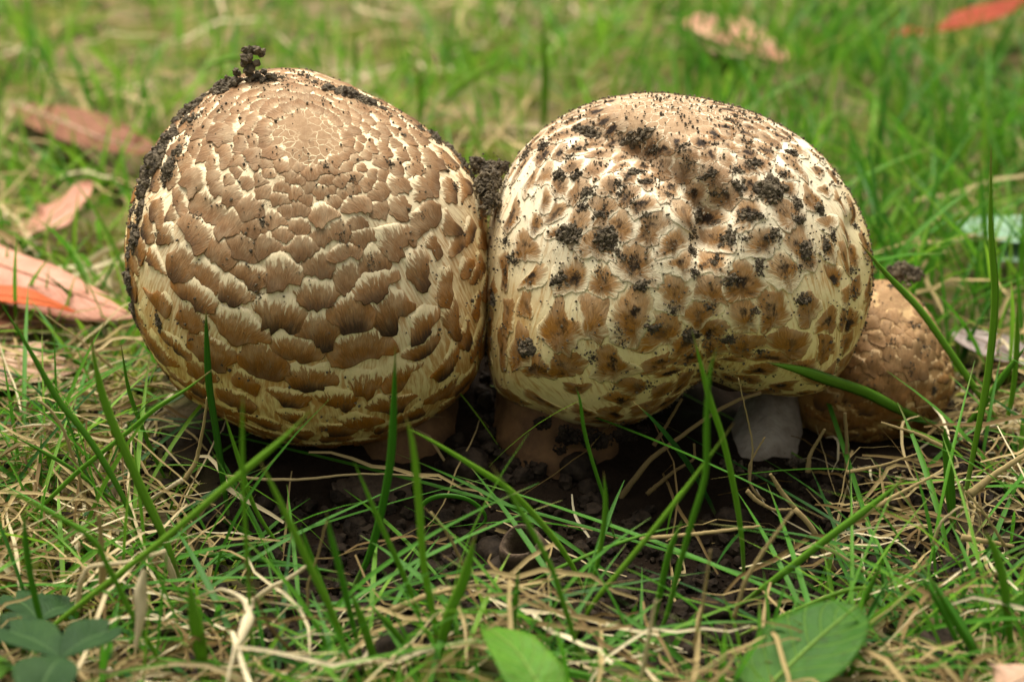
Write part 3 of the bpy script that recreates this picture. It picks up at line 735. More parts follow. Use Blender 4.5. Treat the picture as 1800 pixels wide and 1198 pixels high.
def blade(pts, wpx, tint, label, group='green grass blades around the mushrooms', d0=None, d1=None, name='grass_blade', mat=None, fold=.3, cat='grass blade', prof=None, push=True, n=26, twist=0.0):
    """a blade from base to tip, given along its picture path and set at its own distance"""
    px = catmull(pts, n); d = np.interp(np.linspace(0, 1, n), np.linspace(0, 1, len(pts)), depth_along(pts, d0, d1))
    if push: d = clear_caps(px[:, 0], px[:, 1], d)
    P = at(px[:, 0], px[:, 1], d)
    t = np.linspace(0, 1, n)
    wd = (prof(t) if prof else np.minimum(1, .55+1.6*t)*np.clip((1-t)*3.2, .02, 1)**.8)*wpx*.50*PXM*np.mean(d)/.6
    tan = norm(np.gradient(P, axis=0)); side = norm(np.cross(tan, P-CAM))
    tw = twist*(t-.3) + rng.uniform(-.5, .5); nr = np.cross(side, tan); side = side*np.cos(tw)[:, None] + nr*np.sin(tw)[:, None]
    nr = np.cross(side, tan)
    off = np.array([-1, -.5, 0, .5, 1.]); up = np.array([fold, fold*.35, 0, fold*.35, fold])
    thick = .00012
    rows = [P[:, None] + off[None, :, None]*(wd[:, None, None]*side[:, None]) + up[None, :, None]*wd[:, None, None]*nr[:, None]]
    under = rows[0][:, 3:0:-1] - thick*nr[:, None]              # back face: a thin body, not a sheet
    V = np.concatenate([rows[0], under], 1); k = V.shape[1]
    F = gridfaces(n, k, True)
    u = np.tile(np.array([-1, -.5, 0, .5, 1, .5, 0, -.5]), n); v = np.repeat(t, k)
    o = obj(name, V, F, mat or M_grass, None, {'tint': np.full(n*k, tint), 'across': u, 'along': v})
    return tag(o, label, cat, group)

def stalk(pts, wpx, tint, label, group='dry straw stalks around the mushrooms', d0=None, d1=None, name='dry_stalk', flat=.45, taper=(.95, .5), push=True, cat='dry stalk', n=34, wob=.07):
    q = np.asarray(pts, float); cut = [q[0]]
    for a, b in zip(q[:-1], q[1:]): cut += [a*.85+b*.15, a*.15+b*.85]
    cut = np.array(cut+[q[-1]]); L = np.r_[0, np.cumsum(np.hypot(*np.diff(cut, axis=0).T))]
    px = np.stack([np.interp(np.linspace(0, L[-1], n), L, cut[:, j]) for j in (0, 1)], -1)      # straight runs with tight bends
    d = np.interp(np.linspace(0, 1, n), np.linspace(0, 1, len(pts)), depth_along(pts, d0, d1))
    if push: d = clear_caps(px[:, 0], px[:, 1], d)
    P = at(px[:, 0], px[:, 1], d) + rng.normal(size=(n, 3))*.00004
    V, F, C, u, v = tube(P, np.linspace(taper[0], taper[1], n)*wpx*.5*PXM*np.mean(d)/.6*(1+.10*np.sin(np.linspace(0, 5, n)+rng.uniform(0, 6))), 7, flat, P[0]-CAM, wob)
    o = obj(name, V, np.vstack([tri(F), C]), M_straw, None, {'tint': np.full(len(V), tint), 'across': u, 'along': v})
    return tag(o, label, cat, group)

BL = [  # path from base to tip, width, tint, label, (depths)
 ([(402,905),(394,850),(382,765),(369,680),(364,600),(362,540)], 14, .05, 'dark green blade standing upright before the round mushroom near its soil clot'),
 ([(622,1030),(650,975),(673,890),(688,800),(693,700),(695,606)], 15, .12, 'dark curved blade rising up the middle of the round mushroom'),
 ([(18,1163),(125,1074),(291,945),(400,852),(453,808),(500,768),(548,720)], 12, .62, 'long straight green blade slanting up from the clover to the round mushroom foot'),
 ([(626,1195),(600,1120),(579,1066),(541,987),(489,875),(456,808)], 13, .6, 'straight blade dropping from the joint with the long slanting blade'),
 ([(446,1198),(437,1020),(429,880),(426,780),(427,680)], 8, .55, 'hair-thin upright blade crossing the foot of the round mushroom'),
 ([(497,968),(449,895),(420,808),(393,723)], 8, .55, 'thin slanting blade tucked under the flank of the round mushroom'),
 ([(316,1022),(291,949),(249,858),(224,800),(190,720),(170,650),(160,590)], 17, .6, 'broad ribbed bright green blade curving up past the tan leaf'),
 ([(252,962),(220,879),(179,804),(145,754),(102,700),(50,610),(-5,522)], 13, .4, 'long green blade leaning out past the salmon leaf to the frame edge'),
 ([(300,860),(270,800),(245,740),(225,680),(212,600)], 8, .45, 'thin blade upright beside the broad ribbed blade'),
 ([(-5,948),(75,887),(137,829),(219,764),(273,719),(328,684),(372,650)], 9, .5, 'thin blade slanting up to touch the lower flank of the round mushroom'),
 ([(182,690),(160,658),(123,628),(53,612),(-5,606)], 7, .35, 'thin blade lying level over the tan leaf'),
 ([(240,900),(187,870),(125,823),(71,791),(17,762)], 7, .4, 'thin low blade slanting over the mossy straw'),
 ([(305,1200),(266,1136),(233,1082),(191,999),(154,941),(42,877),(-5,856)], 11, .5, 'blade bending over the broken tan stub above the clover'),
 ([(90,1155),(62,1053),(46,966),(42,889)], 12, .35, 'grey-green blade standing in front of the clover leaves'),
 ([(776,1170),(762,1082),(745,991),(737,887),(726,783),(712,727)], 13, .66, 'bright straight blade rising below the edge of the round mushroom'),
 ([(1030,1050),(1008,999),(975,949),(933,899),(891,858),(832,820),(766,779),(720,754)], 12, .62, 'bright arching blade crossing the dark soil under the cleft'),
 ([(1030,1200),(1008,1116),(991,1062),(970,999),(933,929),(896,866),(860,812)], 10, .5, 'straight blade slanting past the hollow seed cup'),
 ([(750,1125),(732,1070),(708,1008),(674,933),(649,875),(622,810)], 10, .5, 'straight blade crossing the bark chip'),
 ([(1082,950),(1062,875),(1041,808),(1027,754),(1020,704),(1012,680)], 7, .4, 'thin dark blade curving up the lower face of the pale mushroom'),
 ([(1030,1072),(1054,970),(1064,887),(1061,827)], 9, .5, 'short blade upright on the soil beneath the pale mushroom'),
 ([(1308,1020),(1303,941),(1290,858),(1270,770),(1247,700),(1232,640),(1216,580)], 11, .55, 'blade crossing another before the notch of the pale mushroom, leaning to the cleft'),
 ([(1149,1140),(1174,1074),(1195,991),(1216,916),(1240,832),(1242,740),(1248,652),(1266,596)], 11, .42, 'jointed blade standing straight before the notch of the pale mushroom'),
 ([(1006,1130),(1041,1062),(1099,991),(1166,908),(1224,833),(1291,742)], 10, .6, 'long blade slanting across the soil towards the white stem'),
 ([(1143,1120),(1162,1033),(1178,966),(1199,914)], 12, .42, 'blade with a white clipped tip on the bare soil'),
 ([(1660,756),(1580,720),(1524,691),(1458,668),(1405,650),(1346,636)], 20, .5, 'broad blade lying across the small conical mushroom'),
 ([(1676,930),(1669,860),(1666,800),(1660,752)], 19, .4, 'broad pale green sheath under the lying blade'),
 ([(1758,745),(1721,692),(1668,615),(1616,542),(1559,482),(1510,425)], 13, .55, 'long blade arching over the top of the small conical mushroom'),
 ([(1690,900),(1722,735),(1738,640),(1748,520),(1741,400),(1742,255)], 15, .6, 'tallest blade standing free beside the small conical mushroom'),
 ([(1765,760),(1780,690),(1787,610),(1788,530)], 10, .55, 'slim upright blade by the frame edge near the tallest blade'),
 ([(1690,760),(1730,710),(1765,660),(1805,606)], 13, .4, 'dark blade leaning outward behind the tallest blade'),
 ([(1781,1165),(1772,1080),(1764,1020),(1749,967),(1730,930)], 16, .5, 'broad bent blade over dark soil at the frame edge'),
 ([(1540,840),(1560,880),(1577,915),(1612,989)], 14, .3, 'blue-green drooping blade with its tip down among the straws'),
 ([(1752,1200),(1711,1143),(1674,1087),(1629,1004)], 14, .3, 'dark blade lying over the soil beyond the large oval leaf'),
 ([(1720,1190),(1680,1120),(1650,1060),(1610,1000)], 10, .25, 'slim dark blade beside another dark blade on the soil'),
 ([(1296,1066),(1375,1008),(1457,944),(1532,888),(1592,840)], 14, .5, 'long blade slanting over the straw tangle beyond the oval leaf'),
 ([(1474,1160),(1502,1087),(1524,1042),(1554,978)], 12, .4, 'stiff blade standing over the edge of the large oval leaf'),
 ([(1296,1118),(1393,1075),(1487,1038),(1558,1030)], 9, .6, 'thin blade arching above the large oval leaf'),
 ([(1524,1200),(1487,1154),(1450,1120),(1393,1088)], 9, .95, 'yellow-green arched blade across the large oval leaf'),
 ([(1440,1185),(1401,1124),(1375,1083)], 13, .4, 'short grey-green blade lying on the large oval leaf'),
 ([(364,1215),(352,1130),(345,1095),(332,1020)], 26, .55, 'wide out-of-focus blade in front of the white curled straw'),
 ([(758,1200),(787,1087),(816,1016),(836,937)], 20, .55, 'blurred near blade leaning over the bare soil'),
 ([(668,1200),(645,1116),(616,1037)], 15, .5, 'blurred short blade near the frame foot below the bark chip'),
 ([(745,1180),(699,1116),(649,1062)], 11, .45, 'short blade slanting out of the grass mat below the bark chip'),
 ([(592,1100),(570,1040),(550,991),(529,924)], 13, .4, 'clipped blade parallel to the jointed one at the straw edge'),
 ([(642,1190),(612,1060),(595,990),(583,945),(574,900)], 12, .35, 'shiny wet blade standing in the straw at the middle foreground'),
 ([(892,1200),(902,1095),(912,995)], 11, .45, 'upright blade with a browned tip in front of the seed cup'),
 ([(741,935),(741,891),(774,872),(824,879),(853,912),(811,945)], 10, .25, 'blade bent into a loop on the dark soil'),
 ([(912,1033),(995,991),(1099,949),(1207,920)], 8, .45, 'thin low blade stretching over the soil to the clipped tip'),
 ([(302,974),(400,976),(500,990),(620,1010)], 11, .12, 'dark blade lying flat in the straw'),
 ([(380,905),(462,954),(537,1008)], 13, .12, 'dark blade pressed down slanting across the straw'),
 ([(612,1024),(670,1053),(724,1111)], 14, .2, 'broad folded dark blade on the mat below the bark chip'),
 ([(955,235),(958,180),(958,120),(952,20)], 13, .6, 'blurred tall blade behind the cleft side of the pale mushroom', .84, .82),
 ([(770,190),(800,160),(840,130),(905,95)], 12, .75, 'blurred pale blade slanting behind the cleft', .86, .84),
 ([(628,150),(626,100),(624,50)], 8, .6, 'blurred thin blade upright behind the round mushroom', .85, .84),
 ([(445,112),(420,102),(385,108),(348,124)], 10, .6, 'blurred blade arched behind the crumb tower', .80, .78),
 ([(735,210),(738,170),(734,110)], 9, .65, 'blurred short blade behind the slope of the round mushroom', .82, .81),
]
for e in BL:
    blade(e[0], e[1], min(1, e[2]+.24), e[3], d0=e[4] if len(e) > 4 else None, d1=e[5] if len(e) > 5 else None, push=len(e) < 5, twist=rng.uniform(-.5, .5))

ST = [
 ([(172,918),(150,875),(133,816),(112,754),(90,720),(66,702)], 8, .6, 'long pale stalk arching up over the moss to a frayed tip', .57, .55),
 ([(182,1050),(180,1000),(178,950),(174,902)], 16, .4, 'thick broken tan stub standing above the clover'),
 ([(325,842),(345,812),(357,754),(365,698)], 9, .45, 'dry pointed stalk standing at the foot of the round mushroom'),
 ([(322,842),(295,858),(262,878)], 10, .85, 'white papery straw bent from the dry pointed stalk'),
 ([(135,1072),(142,1020),(154,995),(233,987),(290,968)], 12, .75, 'pale straw bent sharply over the broken tan stub'),
 ([(285,966),(300,1000),(316,1045),(332,1100),(345,1160)], 13, .75, 'pale straw dropping towards the clover from its bend'),
 ([(441,1060),(475,1032),(505,1018),(543,992)], 12, .8, 'pale straw reaching from the white curl towards the soil'),
 ([(395,836),(460,842),(525,843),(620,833),(700,833),(776,843)], 6, .6, 'long thin straw lying across the soil under the round mushroom'),
 ([(522,1155),(475,1103),(446,1045),(429,983)], 7, .08, 'rusty brown thin stalk in the straw'),
 ([(541,1066),(541,1024),(558,978),(574,916)], 5, .4, 'fine bent straw beside the shiny wet blade'),
 ([(818,1005),(799,958),(775,920),(757,899)], 7, .35, 'short curved straw below the looped blade'),
 ([(689,1072),(753,1045),(824,1028),(902,1034)], 11, .5, 'flat straw lying before the seed cup'),
 ([(1086,880),(1141,808),(1203,762),(1260,722),(1303,700),(1338,690)], 12, .2, 'long brown stalk leaning up to the notch of the pale mushroom', .588, .575),
 ([(1149,783),(1170,750),(1199,700)], 9, .15, 'brown twig upright under the pale mushroom margin', .590, .586),
 ([(1137,868),(1183,829),(1222,806),(1220,779)], 9, .15, 'brown twig with a hooked end under the pale mushroom', .584, .58),
 ([(1318,850),(1321,815),(1324,780),(1308,708),(1298,664)], 4, .55, 'hair-fine stalk standing before the white stem', .57, .553),
 ([(1124,946),(1224,938),(1336,924)], 9, .45, 'straight straw lying level on the soil before the white stem'),
 ([(1220,1140),(1237,1053),(1249,966)], 7, .5, 'thin upright straw beside the large oval leaf'),
 ([(1128,1192),(1141,1116),(1153,1053)], 10, .75, 'pale upright straw near the foreground centre'),
 ([(1290,1085),(1311,1016),(1349,958),(1393,898)], 9, .55, 'straw bowing down from the knot of roots'),
 ([(1397,894),(1427,926),(1450,974),(1480,1023),(1513,1075),(1562,1109),(1637,1161)], 11, .5, 'thick pale runner trailing down from the knot of roots'),
 ([(1450,959),(1509,997),(1562,1034),(1592,1068),(1637,1116),(1704,1197)], 8, .6, 'thinner runner forking from the thick pale runner'),
 ([(1397,892),(1375,866),(1354,832)], 11, .45, 'stubby stalk pointing up from the knot of roots'),
 ([(1420,830),(1423,799),(1450,754)], 10, .3, 'brown stub leaning before the small conical mushroom', .585, .58),
 ([(1489,828),(1489,780),(1485,725)], 11, .3, 'straight brown stub upright before the small conical mushroom', .592, .585),
 ([(1494,922),(1562,877),(1640,836)], 10, .5, 'straight tan straw slanting up to the broad sheath'),
 ([(1706,868),(1750,832),(1805,797)], 17, .55, 'thick tan stalk slanting out of the frame'),
 ([(1638,958),(1655,915),(1689,888),(1720,905),(1722,930)], 6, .7, 'thin pale straw curled like a hook'),
 ([(1689,850),(1693,877),(1723,900),(1764,918),(1805,915)], 7, .6, 'thin crooked straw running to the frame edge'),
 ([(1766,958),(1730,900),(1696,862)], 7, .55, 'thin straw hanging from the thick tan stalk'),
 ([(1690,944),(1740,952),(1782,960)], 13, .4, 'flat tan straw on the dark soil near the frame edge'),
 ([(1668,791),(1616,763),(1549,742)], 9, .45, 'tan straw pointing at the small conical mushroom'),
 ([(1487,830),(1554,817),(1612,797)], 7, .4, 'thin straw lying before the small conical mushroom'),
 ([(215,664),(144,599),(80,553)], 5, .5, 'fine dry straw slanting across the salmon leaf'),
 ([(310,690),(240,668),(190,640),(160,610)], 5, .55, 'fine straw under the flank of the round mushroom'),
 ([(1345,880),(1330,868),(1318,850),(1316,820),(1328,795),(1345,768)], 6, .3, 'curled brown husk beside the hair-fine stalk', .575, .57),
 ([(1312,862),(1330,880),(1360,896),(1397,894)], 9, .4, 'twisted root joining the curled husk to the knot of roots'),
]
for e in ST: stalk(*e[:4], d0=e[4] if len(e) > 4 else float(gdepth(e[0][0][1], .013)), d1=e[5] if len(e) > 5 else None, push=False)

# the white torn straw that curls over in front
blade([(345,1050),(387,1037),(424,1052),(438,1078),(425,1120),(412,1150),(396,1215)], 17, .88, 'white torn papery straw curling over in the foreground', 'dry straw stalks around the mushrooms', float(gdepth(1050, .016)), float(gdepth(1215, .020)), 'dry_stalk', M_straw, .25, 'dry stalk',
      lambda t: (.3+.7*np.sin(np.clip(t, 0, 1)*2.6)**2)*(1+.45*vnoise(np.stack([t*23, t*0, t*0], -1), 6)), n=60, twist=2.6)
blade([(240,1140),(250,1080),(246,1040),(252,1000)], 24, .85, 'crumpled papery husk in the straw above the clover', 'dry straw stalks around the mushrooms', float(gdepth(1140, .014)), float(gdepth(1140, .014))-.004, 'dry_stalk', M_straw, .6, 'dry stalk',
      lambda t: .3+.7*np.sin(t*3.0), twist=1.5)

# ------------------------------------------------------------------ leaves
def leaf(name, label, group, mid, wid, mat, rib_mat=None, cup=.25, n=30, k=13, prof=None, wave=0.0, side=None, rib=True, under=None, bend=0.0):
    """a leaf along world points mid; wid = half width; cup lifts the margins"""
    P = catmull(mid, n); t = np.linspace(0, 1, n)
    pr = prof(t) if prof is not None else np.sin(np.pi*np.clip(t, 0, 1)**.85)**.75
    pr = np.maximum(pr, .03)
    tan = norm(np.gradient(P, axis=0))
    sd = norm(np.cross(tan, [0, 0, 1.])) if side is None else norm(np.asarray(side, float) - (tan@np.asarray(side, float))[:, None]*tan)
    nr = norm(np.cross(sd, tan))
    s = np.linspace(-1, 1, k); W = wid*pr
    z = cup*W[:, None]*s[None]**2 + bend*W[:, None]*s[None] + wave*wid*np.sin(t[:, None]*17+s[None]*1.5)*np.abs(s[None])
    Vt = P[:, None]+s[None, :, None]*W[:, None, None]*sd[:, None]+z[..., None]*nr[:, None]
    th = .00022
    Vb = Vt - th*nr[:, None]
    V = np.concatenate([Vt, Vb[:, ::-1]], 1); K = 2*k
    base = P[0]*np.array([1, 1, 0]) + np.array([0, 0, P[:, 2].min()])
    root = tag(empty(name, base), label, 'leaf', group)
    Fc = gridfaces(n, K, True)
    u = np.tile(np.concatenate([s, s[::-1]]), n); v = np.repeat(t, K)
    obj('leaf_blade', V, Fc, mat, root, {'across': u, 'along': v})
    if rib:
        V2, F2, C2, u2, v2 = tube(P+nr*.0001, np.linspace(1, .3, n)*min(.0009, wid*.06), 6)
        obj('midrib', V2, np.vstack([tri(F2), C2]), rib_mat or mat, root, {'across': u2*0, 'along': v2})
    return root

G = lambda px, py, z=0.0: ground_at(px, py, z)
GL = 'fallen leaves on the lawn'
# long salmon leaf with the orange underside, beside the round mushroom
leaf('fallen_leaf', 'long salmon pink leaf with an orange-red underside pointing at the round mushroom', GL,
     [G(-120,395,.016), G(-20,455,.020), G(60,485,.020), G(150,522,.016), G(238,556,.012)], .0118, M_pink, M_pink, -.30, prof=lambda t: np.clip(1.25*(1-t)**.8*(.5+1.4*t), .03, 1), bend=-.25)
leaf('fallen_leaf', 'orange-red strip added as the shaded underside of the long salmon leaf', GL,
     [G(-120,505,.020), G(-20,516,.021), G(60,526,.020), G(140,550,.014)], .0060, M_under, M_under, .1)  # separate strip standing for the salmon leaf's own shaded underside
leaf('fallen_leaf', 'dull red-brown leaf in the shade below the orange-red strip', GL,
     [G(-120,548,.007), G(-20,556,.008), G(70,560,.008), G(145,572,.006)], .0105, M_rust, M_rust, .1)
leaf('fallen_leaf', 'toothed pink leaf tilted up behind the salmon leaf', GL,
     [G(-30,425,.006), G(60,400,.010), G(110,370,.014), G(160,318,.02)], .009, M_pink, M_pink, .1, wave=.12)
leaf('fallen_leaf', 'rusty brown leaf lying blurred in the grass behind the round mushroom', GL,
     [G(30,185,.012), G(110,215,.014), G(200,250,.014), G(330,275,.010)], .0135, M_rust, M_tan, .1)
leaf('fallen_leaf', 'flat tan leaf under the grass below the salmon leaf', GL,
     [G(-60,610,.009), G(0,632,.011), G(70,642,.011), G(145,636,.009)], .014, M_tan, M_tan, .05)
leaf('fallen_leaf', 'pale pink leaf far back in the lawn beyond the pale mushroom', GL,
     [G(1215,25,.012), G(1260,48,.014), G(1310,72,.013), G(1390,110,.010)], .014, M_pink, M_pink, .1)
leaf('fallen_leaf', 'bright red leaf far back at the corner of the lawn', GL,
     [G(1640,55,.018), G(1700,35,.022), G(1760,15,.022), G(1840,-15,.018)], .0085, M_red, M_red, .1)
leaf('fallen_leaf', 'small faded red leaf beside the bright red one', GL, [G(1560,62,.012), G(1600,55,.014), G(1640,58,.012)], .006, M_red, M_pink, .1)
leaf('fallen_leaf', 'dull grey leaf lying flat beyond the small conical mushroom', GL,
     [G(1680,580,.006), G(1730,600,.007), G(1790,625,.006), G(1850,640,.005)], .008, M_greyl, M_greyl, .05)
leaf('fallen_leaf', 'pinkish brown curled leaf at the near corner of the frame', GL,
     [G(1760,1215,.02), G(1800,1190,.022), G(1860,1170,.02)], .010, M_tan, M_tan, -.2)
leaf('grey_green_leaf', 'pale grey-green broad leaf beyond the tallest blade', 'broad leaves in the lawn', [G(1700,385,.012), G(1770,405,.014), G(1840,420,.012)], .013, M_blue, M_blue, .1)
leaf('grey_green_leaf', 'smaller grey-green leaf just below another beyond the tallest blade', 'broad leaves in the lawn', [G(1730,450,.008), G(1780,445,.010), G(1830,460,.008)], .009, M_blue, M_blue, .1)
leaf('broad_leaf', 'bright green pointed leaf in the near foreground before the seed cup', 'broad leaves in the lawn',
     [G(985,1275,.016), G(945,1200,.021), G(905,1140,.023), G(845,1094,.021)], .0066, M_broad, M_broad, .12, wave=.05)
leaf('broad_leaf', 'large oval green leaf with a clear midrib in the near foreground', 'broad leaves in the lawn',
     [G(1300,1260,.010), G(1372,1185,.014), G(1440,1120,.018), G(1506,1064,.020)], .0112, M_broadB, M_broad, .10, wave=.04, prof=lambda t: np.sin(np.pi*np.clip(t, 0, 1)**1.1)**.55)
leaf('broad_leaf', 'bright green rounded leaf edge entering the frame beside the clover', 'broad leaves in the lawn',
     [G(-70,1180,.012), G(-40,1172,.013), G(18,1162,.012)], .009, M_broad, M_broad, .1)

def clover(label, junction, leaflets):
    """junction and leaflets given as (pixel, height); each leaflet a notched heart"""
    J = G(*junction); root = tag(empty('clover_leaf', (J[0], J[1], 0)), label, 'clover', 'clover leaves in the foreground')
    P = np.array([[J[0]+.004, J[1]+.004, 0.0], [J[0]+.003, J[1]+.003, J[2]*.5], J])
    V, F, C, u, v = tube(catmull(P, 8), .0006, 6); obj('stalk', V, np.vstack([tri(F), C]), M_clover, root, {'across': u, 'along': v})
    for (tx, ty, tz, wpx) in leaflets:
        T = G(tx, ty, tz); n, k = 22, 15
        t = np.linspace(0, 1, n); s = np.linspace(-1, 1, k)
        ax = T-J; L = np.linalg.norm(ax); tan = ax/L; sd = norm(np.cross(tan, [0, 0, 1.])); nr = np.cross(sd, tan)
        W = wpx*PXM*np.sin(np.pi*np.clip(t*.93+.02, 0, 1)**1.25)**.62
        notch = .16*(1-np.abs(s))**1.5*sstep(.5, 1, t)[:, None]
        Vt = J + ((t[:, None]*(1+.02)-notch)*L)[..., None]*tan + (s[None]*W[:, None])[..., None]*sd + (np.abs(s[None])*W[:, None]*.22+.0006*np.sin(t[:, None]*5))[..., None]*nr
        V = np.concatenate([Vt, (Vt-.0002*nr)[:, ::-1]], 1)
        obj('leaflet', V, gridfaces(n, 2*k, True), M_clover, root, {'across': np.tile(np.concatenate([s, s[::-1]]), n), 'along': np.repeat(t, 2*k)})

clover('dark green clover leaf in front with three broad leaflets', (108,1155,.022), [(200,1095,.024,40), (62,1215,.021,48), (5,1095,.019,40)])
clover('dark green clover leaf partly covered by the front clover', (68,1090,.011), [(130,1052,.012,36), (20,1040,.010,34), (-20,1120,.010,36)])

# ------------------------------------------------------------------ hollow seed cup, bark chip, pebbles
def seed_cup():
    c = G(922,1012); ax = norm(np.array([-.25, -.35, .9])); root = tag(empty('seed_cup', (c[0], c[1], 0)), 'hollow brown seed cup lying open on the soil', 'seed cup')
    e1 = norm(np.cross(ax, [0, 1., 0])); e2 = np.cross(ax, e1); k = 32; ang = np.arange(k)/k*2*np.pi
    rz = [(.0015, -.005), (.0042, -.0046), (.0058, -.002), (.0061, .0008), (.0055, .0034), (.0051, .0044), (.0045, .0047), (.0039, .0042), (.0037, .002), (.0034, -.002), (.0006, -.0034)]
    o = c+np.array([0, 0, .0065])
    V = np.array([[o+ax*z+r*(1+.04*math.sin(3*a))*(e1*math.cos(a)+e2*math.sin(a)) for a in ang] for r, z in rz])
    V = V + (.0004*fbm(V*300, 2, 2))[..., None]*ax
    obj('husk', V[:7].reshape(-1, 3), gridfaces(7, k, True), M_nut, root)
    obj('cup_lining', V[6:].reshape(-1, 3), gridfaces(5, k, True), M_bark, root)
seed_cup()

def rock(name, px, py, r, mat, label, cat, group=None, flat=.75, sub=2, z=None):
    c = G(px, py); v, f = ICO[sub]
    V = v*(1+.22*fbm(v*1.6+px, 5, 3))[:, None]*np.array([1.1, 1, flat])*r
    a = rng.uniform(0, 6); V = V@np.array([[math.cos(a), -math.sin(a), 0], [math.sin(a), math.cos(a), 0], [0, 0, 1]])
    h = gh(c[0], c[1]) + r*flat*.55
    tag(obj(name, V+np.array([c[0], c[1], h]), f, mat), label, cat, group)
rock('pebble', 912, 950, .0030, M_pebble, 'ochre pebble on the soil above the seed cup', 'pebble')
for px, py, r, lab in [(868,965,.0042,'dark soil crumb beside the ochre pebble'), (985,1000,.0040,'dark soil crumb beside the seed cup'), (1255,1040,.0050,'dark soil lump behind the thin upright straw'), (700,1165,.0058,'dark soil lump low in the foreground grass'), (880,1010,.004,'flat soil crumb touching the seed cup'),
                       (955,800,.005,'dark soil lump against the stem of the pale mushroom'), (820,850,.006,'dark soil lump in the hollow under the cleft'), (1650,1180,.007,'grey soil lump at the foot of the runners'), (1010,850,.005,'dark soil lump on the bare soil under the pale mushroom'), (1290,900,.004,'soil crumb before the white stem')]:
    rock('soil_lump', px, py, r, M_crumb, lab, 'soil lump', 'loose soil lumps on the ground')

def chip():
    a, b = G(585,872,-.001), G(728,866,-.0005); n = 18; P = catmull([a, (a+b)/2+[0, 0, .0015], b], n)
    ang = np.array([.2, .9, 1.5, 2.2, 3.0, 3.8, 4.7, 5.6]); prof = np.array([1, .8, .75, .8, 1, .8, .7, .8])
    V = []
    for i, p in enumerate(P):
        for g, q in zip(ang, prof):
            V.append(p+np.array([.001*math.sin(i*2.1+g*3), math.cos(g)*.0075*q, math.sin(g)*.0042*q]) + rng.normal(size=3)*.0003)
    V = np.array(V); F = tri(gridfaces(n, 8, True)); k = 8
    caps = [(0, j+1, j) for j in range(1, k-1)]+[((n-1)*k, (n-1)*k+j, (n-1)*k+j+1) for j in range(1, k-1)]
    tag(obj('bark_chip', V, np.vstack([F, caps]), M_bark, smooth=False), 'dark flat bark chip on the soil under the round mushroom', 'bark chip')
chip()

# ------------------------------------------------------------------ turf: grass, dry thatch, moss, crumbs
def in_foot(x, y):
    """true where a mushroom stands"""
    m = np.zeros(len(x), bool)
    for c, f in ((capA, .86), (capB, .86), (capC, .9)):
        m |= (np.abs(x-c.C[0])/(c.mean*c.k*f*1.02))**2 + ((y-c.C[1])/(.047*f))**2 < 1
    return m

def scatter(N, x0, x1, y0, y1, dens):
    x = rng.uniform(x0, x1, N); y = rng.uniform(y0, y1, N); k = rng.random(N) < dens(x, y); x, y = x[k], y[k]
    k = ~in_foot(x, y); return x[k], y[k]

def frame_w(y): return (np.asarray(y)+.534)*.26+.03

def turf(x, y, hmin, hmax, wmin, wmax, lean, tint, curl=.5, seg=6):
    n = len(x); h = rng.uniform(hmin, hmax, n); az = rng.uniform(0, 2*np.pi, n); ln = np.abs(rng.normal(size=n))*lean
    t = np.linspace(0, 1, seg)
    out = (ln[:, None]*t + curl*rng.uniform(.0, 1, n)[:, None]*t**2.2)*h[:, None]
    zz = h[:, None]*(t - .45*np.clip(ln, 0, 1.6)[:, None]*t**2*.6)
    P = np.stack([x[:, None]+np.cos(az)[:, None]*out, y[:, None]+np.sin(az)[:, None]*out, gh(x, y)[:, None]-.001+zz], -1)
    W = rng.uniform(wmin, wmax, n)[:, None]*.5*(np.minimum(1, .6+t)*np.clip((1-t)*2.6, .04, 1)**.8)
    sa = az+np.pi/2+rng.normal(size=n)*.6
    side = np.stack([np.cos(sa), np.sin(sa), 0*sa], -1)[:, None].repeat(seg, 1)
    V, F, u, v = ribbons(P, side, W)
    tt = np.repeat(tint, seg*3)
    return V, F, u, v, tt

def litter(x, y, lmin, lmax, wmin, wmax, zmax, tint, seg=9, wig=.30):
    n = len(x); L = rng.uniform(lmin, lmax, n); az = rng.uniform(0, 2*np.pi, n); bend = rng.normal(size=n)*wig; b2 = rng.normal(size=n)*wig; kink = rng.normal(size=n)*.9*(rng.random(n) < .45); kp = rng.uniform(-.3, .3, n)
    t = np.linspace(-.5, .5, seg); a = az[:, None]+bend[:, None]*t*2+b2[:, None]*np.sin(t*7)*.5+kink[:, None]*(t[None] > kp[:, None])
    st = L[:, None]/(seg-1)
    X_ = x[:, None]+np.cumsum(np.cos(a)*st, 1)-np.cos(az)[:, None]*L[:, None]*.5; Y_ = y[:, None]+np.cumsum(np.sin(a)*st, 1)-np.sin(az)[:, None]*L[:, None]*.5
    z0 = rng.random(n)**1.6*zmax; tilt = rng.normal(size=n)*.22
    Z = gh(X_, Y_)+np.maximum(z0[:, None]+tilt[:, None]*t*L[:, None]+.10*L[:, None]*rng.uniform(-.3, 1, n)[:, None]*(1-4*t**2), .0006)
    P = np.stack([X_, Y_, Z], -1)
    W = rng.uniform(wmin, wmax, n)[:, None]*.5*np.clip(1.15-np.abs(t)*1.2, .3, 1)[None]
    sa = a+np.pi/2; tw = rng.uniform(-1, 1, n)[:, None]
    side = np.stack([np.cos(sa)*np.cos(tw), np.sin(sa)*np.cos(tw), np.sin(tw)+0*sa], -1)
    V, F, u, v = ribbons(P, side, np.broadcast_to(W, Z.shape), .5)
    k = in_foot(V[:, 0], V[:, 1])
    return V, F, u, v, np.repeat(tint, seg*3)

